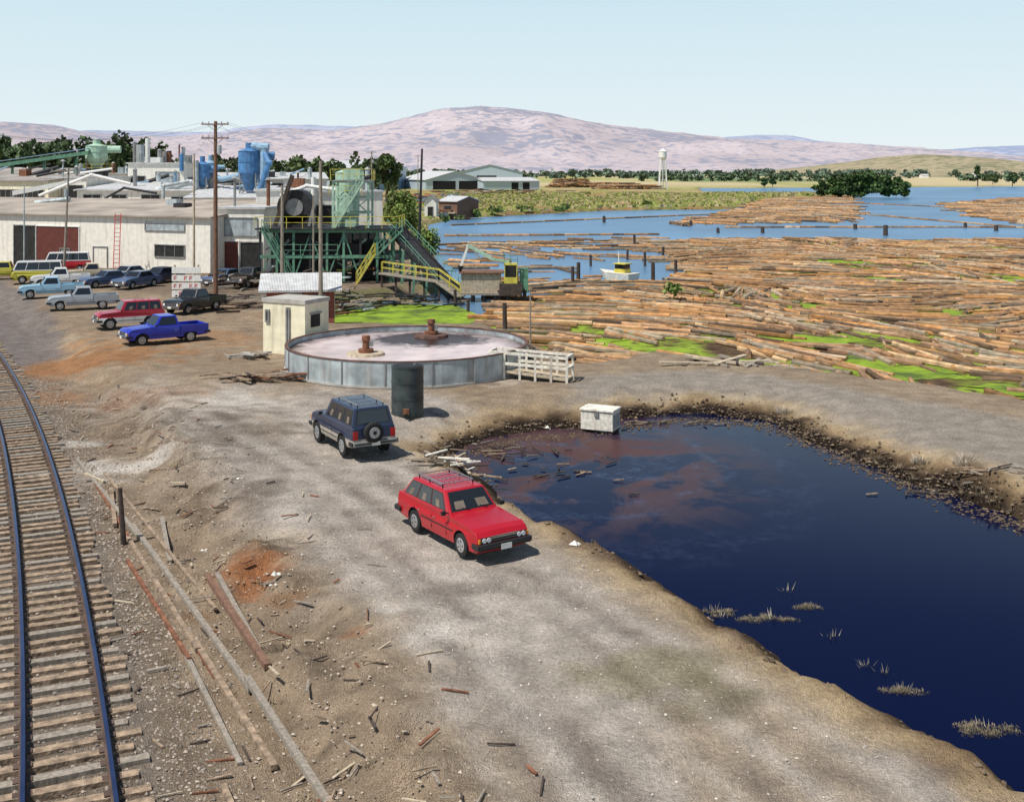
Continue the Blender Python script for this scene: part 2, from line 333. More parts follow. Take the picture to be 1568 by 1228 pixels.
# ---------------------------------------------------------------- logs
def rand_in(poly,n):
    p=np.array(poly);lo=p.min(0);hi=p.max(0);o=np.zeros((0,2))
    while len(o)<n:
        q=rng.random((n*2,2))*(hi-lo)+lo;q=q[inside(q[:,0],q[:,1],poly)];o=np.vstack([o,q])
    return o[:n]
def area(poly):
    p=np.array(poly);x,y=p.T;return abs(np.dot(x,np.roll(y,1))-np.dot(y,np.roll(x,1)))/2
PAL=np.array([(.32,.175,.08),(.23,.135,.075),(.40,.225,.11),(.18,.11,.06),(.31,.235,.155),(.12,.08,.05),(.40,.27,.145),(.29,.155,.06),(.37,.18,.065),(.25,.20,.14)])
def logmesh(name,c,ang,ln,ra,z,tilt=None,seg=7):
    n=len(c);d=np.stack([np.cos(ang),np.sin(ang),np.zeros(n) if tilt is None else tilt],1);d/=np.linalg.norm(d,axis=1)[:,None]
    a=np.stack([-np.sin(ang),np.cos(ang),np.zeros(n)],1);bb=np.cross(d,a)
    C3=np.stack([c[:,0],c[:,1],z],1);V=[];cols=[];bc=PAL[rng.integers(0,len(PAL),n)]*(.6+.8*rng.random((n,1)))
    rings=[(-.5,1.),(.5,.8)]
    for rep in(0,1):
        for t,k in rings:
            for i in range(seg):
                th=2*math.pi*i/seg
                V.append(C3+d*(t*ln)[:,None]+(a*math.cos(th)+bb*math.sin(th))*(ra*k)[:,None]);cols.append(bc if rep==0 else bc*.5+np.array([.30,.18,.08])*.9)
    V=np.stack(V,1);cols=np.stack(cols,1);m=4*seg
    fs=[(i,(i+1)%seg,seg+(i+1)%seg,seg+i) for i in range(seg)];caps=[tuple(range(2*seg,3*seg))[::-1],tuple(range(3*seg,4*seg))]
    out=[]
    for k in range(n):
        o=k*m;out+=[[q+o for q in f_] for f_ in fs];out+=[[q+o for q in f_] for f_ in caps]
    return npmesh(name,V.reshape(-1,3),out,cols.reshape(-1,3),'logs')
def raft(name,poly,dens,lmin,lmax,base=None,jit=.19,rmin=.10,rmax=.23,holes=()):
    A=area(poly);n=int(A*dens/((lmin+lmax)/2*(rmin+rmax)));c=rand_in(poly,n)
    for hx,hy,hr in holes:
        c=c[np.hypot(c[:,0]-hx,(c[:,1]-hy)*.7)>hr*(.7+.6*rng.random(len(c)))]
    c=c[fbm(c[:,0]*.16,c[:,1]*.10,4,6)<.64]
    n=len(c);br=c[:,0]/c[:,1]
    w_=fbm(c[:,0]*.05,c[:,1]*.035,3,2)-.5
    if base is None:
        a=np.interp(br,[0,.1,.25,.45,.7],[.75,.05,-.6,-.85,-.9])+w_*2.8
    else:a=np.full(n,base)+w_*2.2
    cell=vn(c[:,0]*.11+40,c[:,1]*.07,5);a=a+np.where(cell>.75,.7,0)-np.where(cell<.22,.6,0)
    a=a+rng.normal(0,jit,n)
    odd=rng.random(n)<.05;a=np.where(odd,rng.random(n)*3.14,a)
    ln=rng.uniform(lmin,lmax,n)*(.7+.3*rng.random(n));ra=rng.uniform(rmin,rmax,n)
    z=-.9+ra*.3+rng.random(n)**2*.16
    return logmesh(name,c,a,ln,ra,z,rng.normal(0,.008,n))
main=[S(u,v,-.9) for u,v in[(800,525),(818,536),(885,578),(930,570),(1000,560),(1090,567),(1200,582),(1350,604),(1568,634),(1750,665),(2000,600),(2000,370),(1568,368),(1100,366),(1010,372),(1050,400),(1055,430),(980,440),(870,446),(800,458),(770,480)]]
holes=[S(u,v,-.9)+(r,) for u,v,r in[(1010,545,1.6),(1150,557,2.),(1250,522,2.6),(1400,572,2.),(1490,614,1.2),(1240,470,1.8),(905,522,1.4),(1330,560,1.3),(1520,540,1.2),(1210,577,1.2),(1450,480,1.6),(1350,430,2.),(1100,500,1.4),(1560,600,1.3)]]
raft('floating_log_raft',main,1.22,3,8.5,holes=holes)
raft('floating_log_raft',[S(u,v,-.9) for u,v in[(665,374),(1000,364),(1040,376),(1050,405),(960,400),(830,396),(700,416),(676,392)]],.22,4,9,-.25)
raft('floating_log_raft',[S(u,v,-.9) for u,v in[(700,424),(830,408),(900,420),(980,436),(870,446),(770,470),(760,450)]],.5,3,8,.3)
raft('floating_log_raft',[S(u,v,-.9) for u,v in[(1010,346),(1110,330),(1180,304),(1300,301),(1308,340),(1115,343),(1060,346)]],.8,6,13,-.9,rmin=.22,rmax=.36)
raft('floating_log_raft',[S(u,v,-.9) for u,v in[(1450,312),(1568,304),(2100,304),(2100,346),(1568,346),(1480,326)]],.75,6,13,-.9,rmin=.22,rmax=.36)
bo=[]
def boom(a,b_,n):
    for i in range(n):
        p=np.array(a)*(1-i/n)+np.array(b_)*i/n;q=np.array(a)*(1-(i+1)/n)+np.array(b_)*(i+1)/n;bo.append((p,q))
boom(S(690,346,-.9),S(1110,328,-.9),14);boom(S(1110,349,-.9),S(1568,349,-.9),20);boom(S(1312,312,-.9),S(1450,318,-.9),6);boom(S(1312,328,-.9),S(1568,350,-.9),16);boom(S(680,362,-.9),S(1010,360,-.9),18)
cc=np.array([(p+q)/2 for p,q in bo]);dd=np.array([q-p for p,q in bo])
logmesh('boom_log_chain',cc,np.arctan2(dd[:,1],dd[:,0]),np.hypot(dd[:,0],dd[:,1])*.95,np.full(len(bo),.28),np.full(len(bo),-.82))
dm=mat('debris_mat',(.085,.055,.032),.95,var=.5,scale=1.5,spec=.1,bump=.6,bscale=5)
nt=dm.node_tree;N=nt.nodes;L=nt.links;b=N['Principled BSDF'];src=b.inputs['Base Color'].links[0].from_socket;tc=[n for n in N if n.type=='TEX_COORD'][0]
a1=nz(.09,6);a1.inputs['Distortion'].default_value=.6;a2=nz(1.2,5);am=math2('MULTIPLY',mrng(a1.outputs[0],.44,.52,0,1),mrng(a2.outputs[0],.36,.5,0,1))
mx=N.new('ShaderNodeMix');mx.data_type='RGBA';mx.inputs[7].default_value=(.24,.34,.035,1);L.new(am,mx.inputs[0]);L.new(src,mx.inputs[6]);L.new(mx.outputs[2],b.inputs['Base Color'])
sheet('floating_debris',[(x,y) for x,y in main],-.885,dm)
alg=mat('algae',(.22,.32,.03),.9,var=.4,scale=1.2,spec=.15,bump=.3,bscale=6)
nt=alg.node_tree;N=nt.nodes;L=nt.links;b=N['Principled BSDF'];src=b.inputs['Base Color'].links[0].from_socket;tc=[n for n in N if n.type=='TEX_COORD'][0]
a2=nz(.6,9);a2.inputs['Roughness'].default_value=.65;mx=N.new('ShaderNodeMix');mx.data_type='RGBA';mx.inputs[7].default_value=(.06,.085,.03,1);L.new(mrng(a2.outputs[0],.48,.60,0,.85),mx.inputs[0]);L.new(src,mx.inputs[6]);L.new(mx.outputs[2],b.inputs['Base Color'])
def blobpoly(u,v,ru,rv,n=40,z=-.87):
    x0,y0=S(u,v,z);return [(x0+ru*math.cos(t)*(1+.35*math.sin(3*t+u)+.2*math.sin(7*t+v)+.1*math.sin(13*t)),y0+rv*math.sin(t)*(1+.3*math.cos(2*t+u)+.15*math.sin(5*t)+.1*math.sin(11*t))) for t in [2*math.pi*i/n for i in range(n)]]
for k,(u,v,ru,rv) in enumerate([(1010,545,2.4,2.2),(1150,557,3.0,1.8),(1250,522,3.2,5.),(1400,572,3.4,2.2),(1490,614,2.4,1.2),(1330,560,2,3),(1240,470,2.2,3.6),(905,522,1.8,2.6),(1520,540,1.8,2.),(1210,577,2.4,.9),(1450,480,2,3),(1350,430,3,4),(1100,500,2,2.5),(1560,600,2,1.6),(1060,415,.8,5),(1050,435,1.2,2.5)]):
    sheet('algae_patch',blobpoly(u,v,ru,rv),-.875+.004*k,alg)
sheet('algae_pond',[S(u,v,-.86) for u,v in[(480,512),(515,469),(560,466),(640,466),(700,468),(735,483),(760,497),(790,512),(800,526),(760,530)]],-.86,alg)
# ---------------------------------------------------------------- hills
def hill(name,sil,D,y0,y1,m,seed,rough=.12,nx=420,nyy=60,xr=1.6):
    s=np.array(sil,float);sx_=(s[:,0]-CX)/F*D;sh=(HZ-s[:,1])/F*D+10
    x=np.linspace(sx_.min(),sx_.max(),nx);y=np.concatenate([np.linspace(y0,D,nyy),np.linspace(D,y1,12)[1:]])
    XX,YY=np.meshgrid(x,y);h=np.interp(XX,sx_,sh);L_=D*.05
    rv=fbm(XX/L_,YY/L_*.6,5,seed);rg=1-np.abs(2*fbm(XX/L_*.8,YY/L_*.35,4,seed+1)-1)
    t=np.where(YY<D,ss(0,1,(YY-y0)/(D-y0))**.9,1-.6*(YY-D)/(y1-D))
    h=h*t*(1+np.where(YY<D,(1-t),0)*((rv-.5)*1.4*rough*5+(rg-.8)*rough*4))+ (fbm(XX/(L_*.25),YY/(L_*.25),4,seed+2)-.5)*h.max()*.05
    h=np.where(YY<=y0+1,-20,h)
    nyy_,nxx=XX.shape;ix=np.arange(nyy_*nxx).reshape(nyy_,nxx);q=np.stack([ix[:-1,:-1],ix[:-1,1:],ix[1:,1:],ix[1:,:-1]],-1).reshape(-1,4)
    return npmesh(name,np.stack([XX.ravel(),YY.ravel(),h.ravel()],1),q,None,m,True)
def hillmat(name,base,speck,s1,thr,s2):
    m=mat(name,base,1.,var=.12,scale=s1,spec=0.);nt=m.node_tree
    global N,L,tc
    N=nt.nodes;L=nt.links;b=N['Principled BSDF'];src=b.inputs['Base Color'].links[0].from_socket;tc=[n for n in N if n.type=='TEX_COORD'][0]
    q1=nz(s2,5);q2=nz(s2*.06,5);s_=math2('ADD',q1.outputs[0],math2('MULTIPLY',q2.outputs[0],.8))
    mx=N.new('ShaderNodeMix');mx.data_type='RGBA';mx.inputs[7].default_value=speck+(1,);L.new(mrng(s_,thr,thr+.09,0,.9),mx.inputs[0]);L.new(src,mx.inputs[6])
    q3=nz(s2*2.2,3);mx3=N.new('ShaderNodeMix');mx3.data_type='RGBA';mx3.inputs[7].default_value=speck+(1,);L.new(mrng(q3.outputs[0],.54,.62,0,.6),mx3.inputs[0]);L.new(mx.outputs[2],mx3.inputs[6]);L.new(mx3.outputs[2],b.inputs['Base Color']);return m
hm=hillmat('hill_main',(.46,.40,.41),(.25,.26,.32),.0015,.92,.014)  # distance haze painted in: base and specks paler and bluer than bare slopes
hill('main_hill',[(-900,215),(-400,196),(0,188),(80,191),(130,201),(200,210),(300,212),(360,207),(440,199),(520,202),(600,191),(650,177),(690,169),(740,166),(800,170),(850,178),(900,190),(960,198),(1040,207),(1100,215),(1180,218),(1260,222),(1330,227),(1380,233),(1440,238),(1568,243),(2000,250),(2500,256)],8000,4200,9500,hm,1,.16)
hf=hillmat('hill_far',(.36,.38,.46),(.25,.30,.42),.001,.85,.006)  # bluish albedo carries the air haze of the far ridge
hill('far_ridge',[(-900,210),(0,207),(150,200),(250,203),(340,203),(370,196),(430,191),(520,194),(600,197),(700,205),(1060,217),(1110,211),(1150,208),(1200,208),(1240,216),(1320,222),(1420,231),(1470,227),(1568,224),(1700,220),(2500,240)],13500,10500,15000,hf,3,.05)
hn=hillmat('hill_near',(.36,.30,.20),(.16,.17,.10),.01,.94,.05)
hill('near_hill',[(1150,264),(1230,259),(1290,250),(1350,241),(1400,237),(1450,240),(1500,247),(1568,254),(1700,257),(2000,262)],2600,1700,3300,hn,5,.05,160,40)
# ---------------------------------------------------------------- trees
def leaves(blobs,n,size,cbase,flat=1.):
    b=np.array(blobs);w=b[:,3]*b[:,4]*b[:,5];w=w/w.sum();k=rng.choice(len(b),n,p=w)
    v=rng.normal(size=(n,3));v/=np.linalg.norm(v,axis=1)[:,None];r=rng.random(n)**.35
    c=b[k,:3]+v*b[k,3:6]*r[:,None];a=rng.normal(size=(n,3));a/=np.linalg.norm(a,axis=1)[:,None]
    q=np.cross(a,rng.normal(size=(n,3)));q/=np.linalg.norm(q,axis=1)[:,None];s=(size*(.6+.8*rng.random(n)))[:,None]
    V=np.stack([c-a*s-q*s*.5,c+a*s*.2-q*s*.9,c+a*s+q*s*.4,c-a*s*.3+q*s*.8],1).reshape(-1,3)
    tone=(.55+.75*np.random.default_rng(3).random(len(b)))[k]*(.75+.5*rng.random(n))
    cc=np.array(cbase)[None]*tone[:,None];return V,np.arange(4*n).reshape(-1,4),np.repeat(cc,4,0)
def tree(name,x,y,h,w,n=2600,leaf=.22,c=(.09,.14,.03),droop=False,z0=0.):
    o=Obj(name,(x,y,z0));o.part('trunk');o.cyl((0,0,-.3),(w*.03,0,h*.5),h*.035,h*.018,'bark');bl=[]
    for i in range(16):
        t=2.4*i;rr_=w*.5*(.25+.6*random.random());hz=h*(.3+.55*random.random())*(1 if not droop else .95)
        sx_=(1-abs(hz/h-.5)*.9);px,py=math.cos(t)*rr_*sx_,math.sin(t)*rr_*sx_
        o.cyl((0,0,h*(.2+.2*random.random())),(px,py,hz),h*.012,h*.005,'bark',5)
        r=w*(.13+.1*random.random());bl.append((px,py,hz,r,r,r*(1.5 if droop else .85)))
    bl.append((0,0,h*.86,w*.22,w*.22,h*.13))
    e=o.done();V,Fc,cc=leaves(bl,n,leaf,c);l=npmesh('foliage',V,Fc,cc,'leaf');l.parent=e
    return e
def treemass(name,items,c=(.06,.10,.03),leaf=.5,n=500,nb=9):
    bl=[]
    for u,vt,wp,Yd in items:
        x=(u-CX)*Yd/F;zt=10+(HZ-vt)*Yd/F;w=wp*Yd/F
        for i in range(nb):
            q=random.random() if i else 1.;r=w*(.20+.12*random.random());hh=zt*(.12+.72*q);bl.append((x+random.uniform(-.35,.35)*w*(1.2-q*.8),Yd+random.uniform(-.3,.3)*w,hh,r,r,zt*.16))
    V,Fc,cc=leaves(bl,n*len(items),leaf,c);return npmesh(name,V,Fc,cc,'leaf')
tree('willow_tree',*S(617,362),7.2,6.6,4200,.2,(.17,.23,.05),True)
tree('willow_shrub',*S(645,404),3.8,4.0,2500,.14,(.17,.24,.05),True)
tree('leafy_shrub',*S(630,350),3.5,3,1200,.18,(.14,.2,.04))
treemass('tree_row',[(i*20-110+random.uniform(-6,6),random.uniform(200,222),random.uniform(50,74),random.uniform(240,300)) for i in range(19)],(.065,.105,.035),.6,1500,14)
treemass('tree_row',[(325+i*15+random.uniform(-5,5),random.uniform(233,250),random.uniform(28,42),random.uniform(320,380)) for i in range(17)],(.08,.12,.04),.6,700,10)
tree('round_tree',*S(592,307),16,13,2600,.5,(.07,.11,.03))
treemass('tree_clump',[(u,v,w,460) for u,v,w in[(1258,276,28),(1275,272,34),(1300,268,40),(1322,263,40),(1335,261,36),(1352,268,38),(1372,271,34),(1386,279,24),(1300,277,44),(1340,278,46)]],(.065,.12,.03),.6,1200,10)
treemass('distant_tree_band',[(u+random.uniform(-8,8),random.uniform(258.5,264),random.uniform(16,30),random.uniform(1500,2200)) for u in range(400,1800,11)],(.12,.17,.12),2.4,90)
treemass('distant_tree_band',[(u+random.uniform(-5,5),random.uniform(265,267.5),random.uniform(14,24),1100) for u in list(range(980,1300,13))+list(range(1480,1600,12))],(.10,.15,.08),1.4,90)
for u,v,h,w in[(1170,287,6,4.5),(1183,287,5.5,4.5),(1497,285,14,6),(1520,283,8,9),(1550,285,9,8)]:tree('field_tree',*S(u,v),h,w,900,.5,(.06,.10,.03))
bl=[]
for u,v,w,h in[(680,338,2,1.6),(705,334,2,1.4),(735,330,3,2),(760,326,3,2),(800,323,4,2),(860,322,4,2),(990,316,4,2),(1025,445,1.6,1.3),(1036,447,1.,1.)]:
    x,y=S(u,v)
    for i in range(5):bl.append((x+random.uniform(-.4,.4)*w,y+random.uniform(-.4,.4)*w,h*random.uniform(.2,.7)-.3,w*.3,w*.3,h*.35))
V,Fc,cc=leaves(bl,2200,.22,(.15,.21,.05));npmesh('shoreline_bushes',V,Fc,cc,'leaf')
n=60000;px_=rng.uniform(-30,170,n);py_=170+rng.random(n)**1.2*330
k=sdist(px_,py_,lake);dens=fbm(px_*.06,py_*.03,4,3);ok=(k>.3)&(dens>.44)&(px_/py_>-.10);px_,py_,dens=px_[ok],py_[ok],dens[ok]
h_=rng.uniform(.25,.7,len(px_))*(py_/250);w_=rng.uniform(.25,.7,len(px_))*(py_/250);a=rng.random(len(px_))*3.14
P0=np.stack([px_-np.cos(a)*w_,py_-np.sin(a)*w_,np.full(len(px_),-.1)],1);P1_=np.stack([px_+np.cos(a)*w_,py_+np.sin(a)*w_,np.full(len(px_),-.1)],1)
P2_=P1_+np.stack([0*w_,0*w_,h_],1)-np.stack([np.cos(a)*w_*.5,np.sin(a)*w_*.5,0*w_],1);P3_=P0+np.stack([0*w_,0*w_,h_*.8],1)+np.stack([np.cos(a)*w_*.4,np.sin(a)*w_*.4,0*w_],1)
V=np.stack([P0,P1_,P2_,P3_],1).reshape(-1,3);pal=np.array([(.30,.34,.08),(.48,.40,.2),(.38,.40,.11),(.52,.42,.25),(.22,.28,.07)]);cc=pal[rng.integers(0,5,len(px_))]
npmesh('marsh_reeds',V,np.arange(len(V)).reshape(-1,4),np.repeat(cc,4,0),'straw')
# ---------------------------------------------------------------- buildings
def bldg(name,u0,v0,u1,v1,depth,h,wall='white_wall',roof='grey_roof',gable=None,rise=0.,feats=(),side=(),bits=0,z0=0.,over=.35):
    A=np.array(S(u0,v0));B=np.array(S(u1,v1));w=float(np.hypot(*(B-A)));rot=math.atan2(B[1]-A[1],B[0]-A[0])
    o=Obj(name,(A[0],A[1],z0),rot);o.part('walls');o.box(0,w,0,depth,-.5,h,wall)
    if gable=='y':
        o.add([(0,0,h),(w,0,h),(w/2,0,h+rise),(0,depth,h),(w,depth,h),(w/2,depth,h+rise)],[(0,1,2),(5,4,3)],wall)
    if gable=='x':
        o.add([(0,0,h),(0,depth,h),(0,depth/2,h+rise),(w,0,h),(w,depth,h),(w,depth/2,h+rise)],[(0,2,1),(3,4,5)],wall)
    o.part('roof');e=over;t=.14
    def slab(a,b_,c,d):
        V=[a,b_,c,d]+[(p[0],p[1],p[2]+t) for p in(a,b_,c,d)];o.add(V,[(3,2,1,0),(4,5,6,7),(0,1,5,4),(1,2,6,5),(2,3,7,6),(3,0,4,7)],roof)
    if gable=='y':
        k=rise/(w/2);H=h+rise+.01
        slab((-e,-e,h-k*e+.01),(w/2,-e,H),(w/2,depth+e,H),(-e,depth+e,h-k*e+.01));slab((w/2,-e,H),(w+e,-e,h-k*e+.01),(w+e,depth+e,h-k*e+.01),(w/2,depth+e,H))
    elif gable=='x':
        k=rise/(depth/2);H=h+rise+.01
        slab((-e,-e,h-k*e+.01),(w+e,-e,h-k*e+.01),(w+e,depth/2,H),(-e,depth/2,H));slab((-e,depth/2,H),(w+e,depth/2,H),(w+e,depth+e,h-k*e+.01),(-e,depth+e,h-k*e+.01))
    else:
        o.box(-e*.6,w+e*.6,-e*.6,depth+e*.6,h+.003,h+.22,roof)
    if feats or side:
        o.part('windows_and_doors')
        for x0,x1,a,b_,m in feats:
            if x1<=1.0001:x0*=w;x1*=w
            o.box(x0,x1,-.03,-.004,a,b_,m)
            for q in((x0-.1,x0,a-.1,b_+.1),(x1,x1+.1,a-.1,b_+.1),(x0,x1,b_,b_+.1),(x0,x1,a-.1,a)):o.box(q[0],q[1],-.1,-.002,q[2],q[3],'grey_steel' if m!='maroon' else 'white_paint')
            if m==g and (b_-a)<2 and x1-x0>1.5:
                nm=int((x1-x0)/.9)
                for i in range(1,nm):xx=x0+(x1-x0)*i/nm;o.box(xx-.03,xx+.03,-.06,-.032,a,b_,'grey_steel')
        for y0,y1,a,b_,m in side:
            o.box(w+.004,w+.03,y0,y1,a,b_,m);o.box(w+.002,w+.1,y0-.1,y1+.1,b_,b_+.1,'grey_steel')
    if bits:
        o.part('rooftop_equipment')
        for i in range(bits):
            x=random.uniform(.05,.9)*w;y=random.uniform(.05,.6)*depth;k=random.random();z=h+.2+(rise*.4 if gable else 0)-.3*(gable is not None)
            if k<.4:
                a=random.uniform(.4,1.2);o.box(x,x+a*1.3,y,y+a,z,z+a*random.uniform(.6,1.4),random.choice(['galv','white_metal','grey_steel','black_steel','rust']))
            elif k<.75:
                hh=random.uniform(.8,3);o.cyl((x,y,z),(x,y,z+hh),random.uniform(.1,.35),None,random.choice(['galv','grey_steel','rust','ltblue_paint']),8);o.cyl((x,y,z+hh),(x,y,z+hh+.25),.4,.1,'grey_steel',8)
            else:
                o.cyl((x,y,z+.5),(x+random.uniform(2,5),y+1,z+random.uniform(.5,1.8)),random.uniform(.12,.3),None,random.choice(['galv','white_paint','ltblue_paint','black_steel']),8)
    o.done();return o
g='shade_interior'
bldg('warehouse',-218,395.6,322,419,30,5.4,'white_wall','tan_roof','x',1.2,
  feats=[(.485,.545,0,4.2,g),(.548,.665,0,4.2,'maroon'),(.615,.64,1.1,1.9,'white_paint'),(.865,.937,1.5,2.6,g),(.84,.937,4.1,4.8,'galv'),(.705,.74,.1,2.2,'white_wall'),(.2,.3,0,4,g)],
  side=[(4,6,0,2.4,g),(10,16,2,3.4,g)],bits=6)
o=Obj('loading_canopy');ax,ay=S(10,404);bx,by=S(182,411.5);o.beam((ax,ay-.5,4.75),(bx,by-.5,4.75),.5,'white_paint',.35);o.done()
bldg('machine_shop',334,416,404,417,14,6.2,'white_wall','light_roof',feats=[(.15,.85,3.6,5.3,'galv'),(.1,.45,0,3,'maroon'),(.5,.95,0,2.9,g)],side=[(2,5,.5,3,g)],bits=3)
bldg('mill_building',392,404,478,404,22,7.8,'white_metal','light_roof',feats=[(.1,.9,.2,3.4,g),(.3,.7,4.4,5.4,'galv')],bits=4)
bldg('mill_building',478,402,586,400,16,7.6,'white_wall','light_roof',feats=[(.05,.3,4.2,6.2,g),(.1,.95,.1,3.6,g)],side=[(1,5,.2,3.4,g),(6,9,4,5.5,g)],bits=3)
bldg('mill_building',286,392,396,392,20,6.8,'white_metal','light_roof','x',1.2,feats=[(.1,.3,4.6,5.6,g),(.6,.9,4.6,5.6,g)],bits=9)
bldg('mill_building',118,378,300,380,20,7.4,'white_wall','light_roof','x',.8,feats=[(.06,.2,5.6,6.8,g),(.3,.42,5.6,6.8,g),(.55,.7,5.4,6.8,g),(.8,.93,5.6,6.6,g)],bits=14)
bldg('boiler_house',196,368,282,368,14,11.,'white_wall','light_roof',feats=[(.05,.3,8.0,9.2,g),(.5,.9,7.4,9.8,'galv')],side=[(2,6,7,9,g)],bits=7)
bldg('storage_building',-60,372,74,376,16,8.6,'cream','grey_roof','x',.8,feats=[(.4,.95,5.6,7.4,g)],bits=5)
bldg('storage_building',78,374,132,375,14,9.0,'white_wall','light_roof',feats=[(.1,.3,6.0,7.6,'red_paint'),(.5,.9,6.0,8.0,g)],bits=4)
bldg('dry_kiln_building',330,356,500,354,20,8.6,'white_metal','light_roof','x',1.0,feats=[(.1,.2,6.8,7.9,g),(.3,.4,6.8,7.9,g),(.5,.6,6.8,7.9,g)],bits=16)
bldg('planer_building',60,352,230,350,20,9.4,'white_metal','light_roof',None,0,feats=[(.1,.4,7.4,8.8,g)],bits=16)
bldg('kiln_shed',-80,346,90,346,16,9.4,'white_metal','grey_roof','x',1.,feats=[(.5,.8,7.8,8.8,g)],bits=8)
bldg('pump_house',408,491,512,489,3.6,2.1,'brick','light_roof','x',.75,feats=[(.35,.5,0,1.8,'wood_grey'),(.7,.85,.9,1.6,g)],side=[(.6,1.6,0,1.9,'white_paint'),(2.1,2.7,.2,1.8,g)],over=.5)
bldg('concrete_shed',403,540,467,546,2.1,2.8,'cream','concrete',None,0,feats=[(.60,.62,.3,2.5,'grey_steel'),(.1,.13,1.8,2.3,g)],side=[(.5,1.3,1.5,2.2,g)],over=.1)
for nm,a in[('small_shed',(650,333,668,333,6,3.6,'white_wall','grey_roof','y',1.2)),('small_shed',(672,330,700,331,7,3.2,'wood_brown','light_roof','x',1.)),('small_shed',(700,322,716,322,6,3,'white_wall','rust','y',1.))]:bldg(nm,*a,feats=[(.3,.7,0,2.2,g)])
bldg('hangar',572,292,622,289,70,11.5,'blue_grey_metal','light_roof','y',4.,feats=[(.1,.9,0,8,'ltblue_paint')],side=[(5,60,1,7,'dark')],over=.6)
bldg('hangar',652,291,742,290.5,60,5.2,'blue_grey_metal','light_roof','y',4.6,feats=[(.12,.5,0,4.6,'dark'),(.56,.92,0,4.6,'dark')],over=.6)
bldg('hangar',700,286,800,286,50,9,'blue_grey_metal','blue_grey_metal','y',5.,feats=[(.3,.6,3,7,'dark')],over=.6)
bldg('hangar',740,291,826,290.5,30,4.6,'blue_grey_metal','light_roof','x',1.8,feats=[(.5,.62,0,3.8,'dark'),(.7,.82,0,3.8,'dark')],over=.6)
for u,v,w,h in[(1490,272,12,5),(1530,262.8+4,10,14),(1412,272,10,4),(1330,273,9,4),(1120,272,8,4),(1060,273,12,4),(1546,270,14,5)]:
    bldg('farm_building',u,v+1,u+w,v+1,12,h,'white_paint','light_roof','x',1.5)
# water tower
x,y=S(1015,290);o=Obj('water_tower',(x,y,0));o.part('legs')
for i in range(4):
    a=math.pi/4+i*math.pi/2;o.cyl((math.cos(a)*3,math.sin(a)*3,0),(math.cos(a)*1.8,math.sin(a)*1.8,17),.28,None,'white_paint',6)
for z in(5,11):
    r=3-z*.07
    for i in range(4):
        a=math.pi/4+i*math.pi/2;b_=a+math.pi/2;o.beam((math.cos(a)*r,math.sin(a)*r,z),(math.cos(b_)*r,math.sin(b_)*r,z),.2,'white_paint')
o.cyl((0,0,0),(0,0,17),.35,None,'white_paint',6)
o.part('tank');o.cyl((0,0,16),(0,0,17.3),.6,2.1,'white_paint',16);o.cyl((0,0,17.3),(0,0,20.6),2.1,None,'white_paint',16);o.cyl((0,0,20.6),(0,0,22.4),2.3,.1,'white_paint',16);o.done()
for u0,u1,v,hh in[(840,985,287.5,3.),(915,1010,290,2.4),(850,900,282,4)]:
    xa,ya=S(u0,v);xb,_=S(u1,v);n=int((xb-xa)*hh/.4);c=np.stack([rng.uniform(xa,xb,n),rng.normal(ya,2,n)],1)
    t=(c[:,0]-xa)/(xb-xa);z=rng.random(n)*hh*np.minimum(1,np.minimum(t,1-t)*8)
    logmesh('log_deck',c,rng.normal(.25,.3,n),rng.uniform(6,10,n),rng.uniform(.25,.4,n),z)
# ---------------------------------------------------------------- mill equipment
def at(u,Yd,v): return ((u-CX)*Yd/F,Yd,10-(v-HZ)*Yd/F)
def cyclone(name,u,Yd,vt,vb,r,m,vm=None):
    x,y,zt=at(u,Yd,vt);zb=at(u,Yd,vb)[2];zm=zt-(zt-zb)*.5
    o=Obj(name,(x,y,0));o.part('body');o.cyl((0,0,zm),(0,0,zt),r,None,m,18);o.cyl((0,0,zb),(0,0,zm),r*.2,r,m,18);o.cyl((0,0,zt),(0,0,zt+.35),r*1.05,r*.3,m,18);o.cyl((0,0,zt+.3),(0,0,zt+1.),r*.35,None,m,12)
    o.cyl((0,0,zt-.5),(r*2.2,.3,zt-.5),r*.35,None,m,10)
    for z in(zm,zm+(zt-zm)*.5):o.cyl((0,0,z),(0,0,z+.1),r*1.04,None,m,18)
    o.part('supports')
    for i in range(4):
        a=math.pi/4+i*math.pi/2;o.beam((math.cos(a)*r,math.sin(a)*r,3),(math.cos(a)*r,math.sin(a)*r,zm),.14,'grey_steel')
    for z in(zb+.4,zb-1):
        for i in range(4):
            a=math.pi/4+i*math.pi/2;b_=a+math.pi/2;o.beam((math.cos(a)*r,math.sin(a)*r,z),(math.cos(b_)*r,math.sin(b_)*r,z),.1,'grey_steel')
    o.done()
cyclone('dust_cyclone',382,138,232,298,1.35,'blue_paint');cyclone('dust_cyclone',310,142,252,292,.9,'blue_paint');cyclone('dust_cyclone',322,145,250,288,.8,'ltblue_paint')
cyclone('dust_cyclone',148,172,224,262,1.6,'pale_green');cyclone('dust_cyclone',222,180,250,270,.8,'galv')
def duct(name,pts,r,m):
    o=Obj(name)
    for p,q in zip(pts[:-1],pts[1:]):o.cyl(at(*p),at(*q),r,None,m,10)
    for p in pts[1:-1]:
        c=Vector(at(*p));o.cyl(c-Vector((r,0,0)),c+Vector((r,0,0)),r*1.05,None,m,10)
    o.done()
duct('blower_duct',[(405,137,300),(405,137,226),(388,138,224)],.5,'ltblue_paint');duct('blower_duct',[(396,136,296),(412,136,250),(404,137,232)],.35,'blue_paint')
duct('blower_duct',[(370,139,268),(340,142,275),(312,144,262)],.3,'ltblue_paint');duct('blower_duct',[(300,141,300),(300,141,246)],.35,'galv')
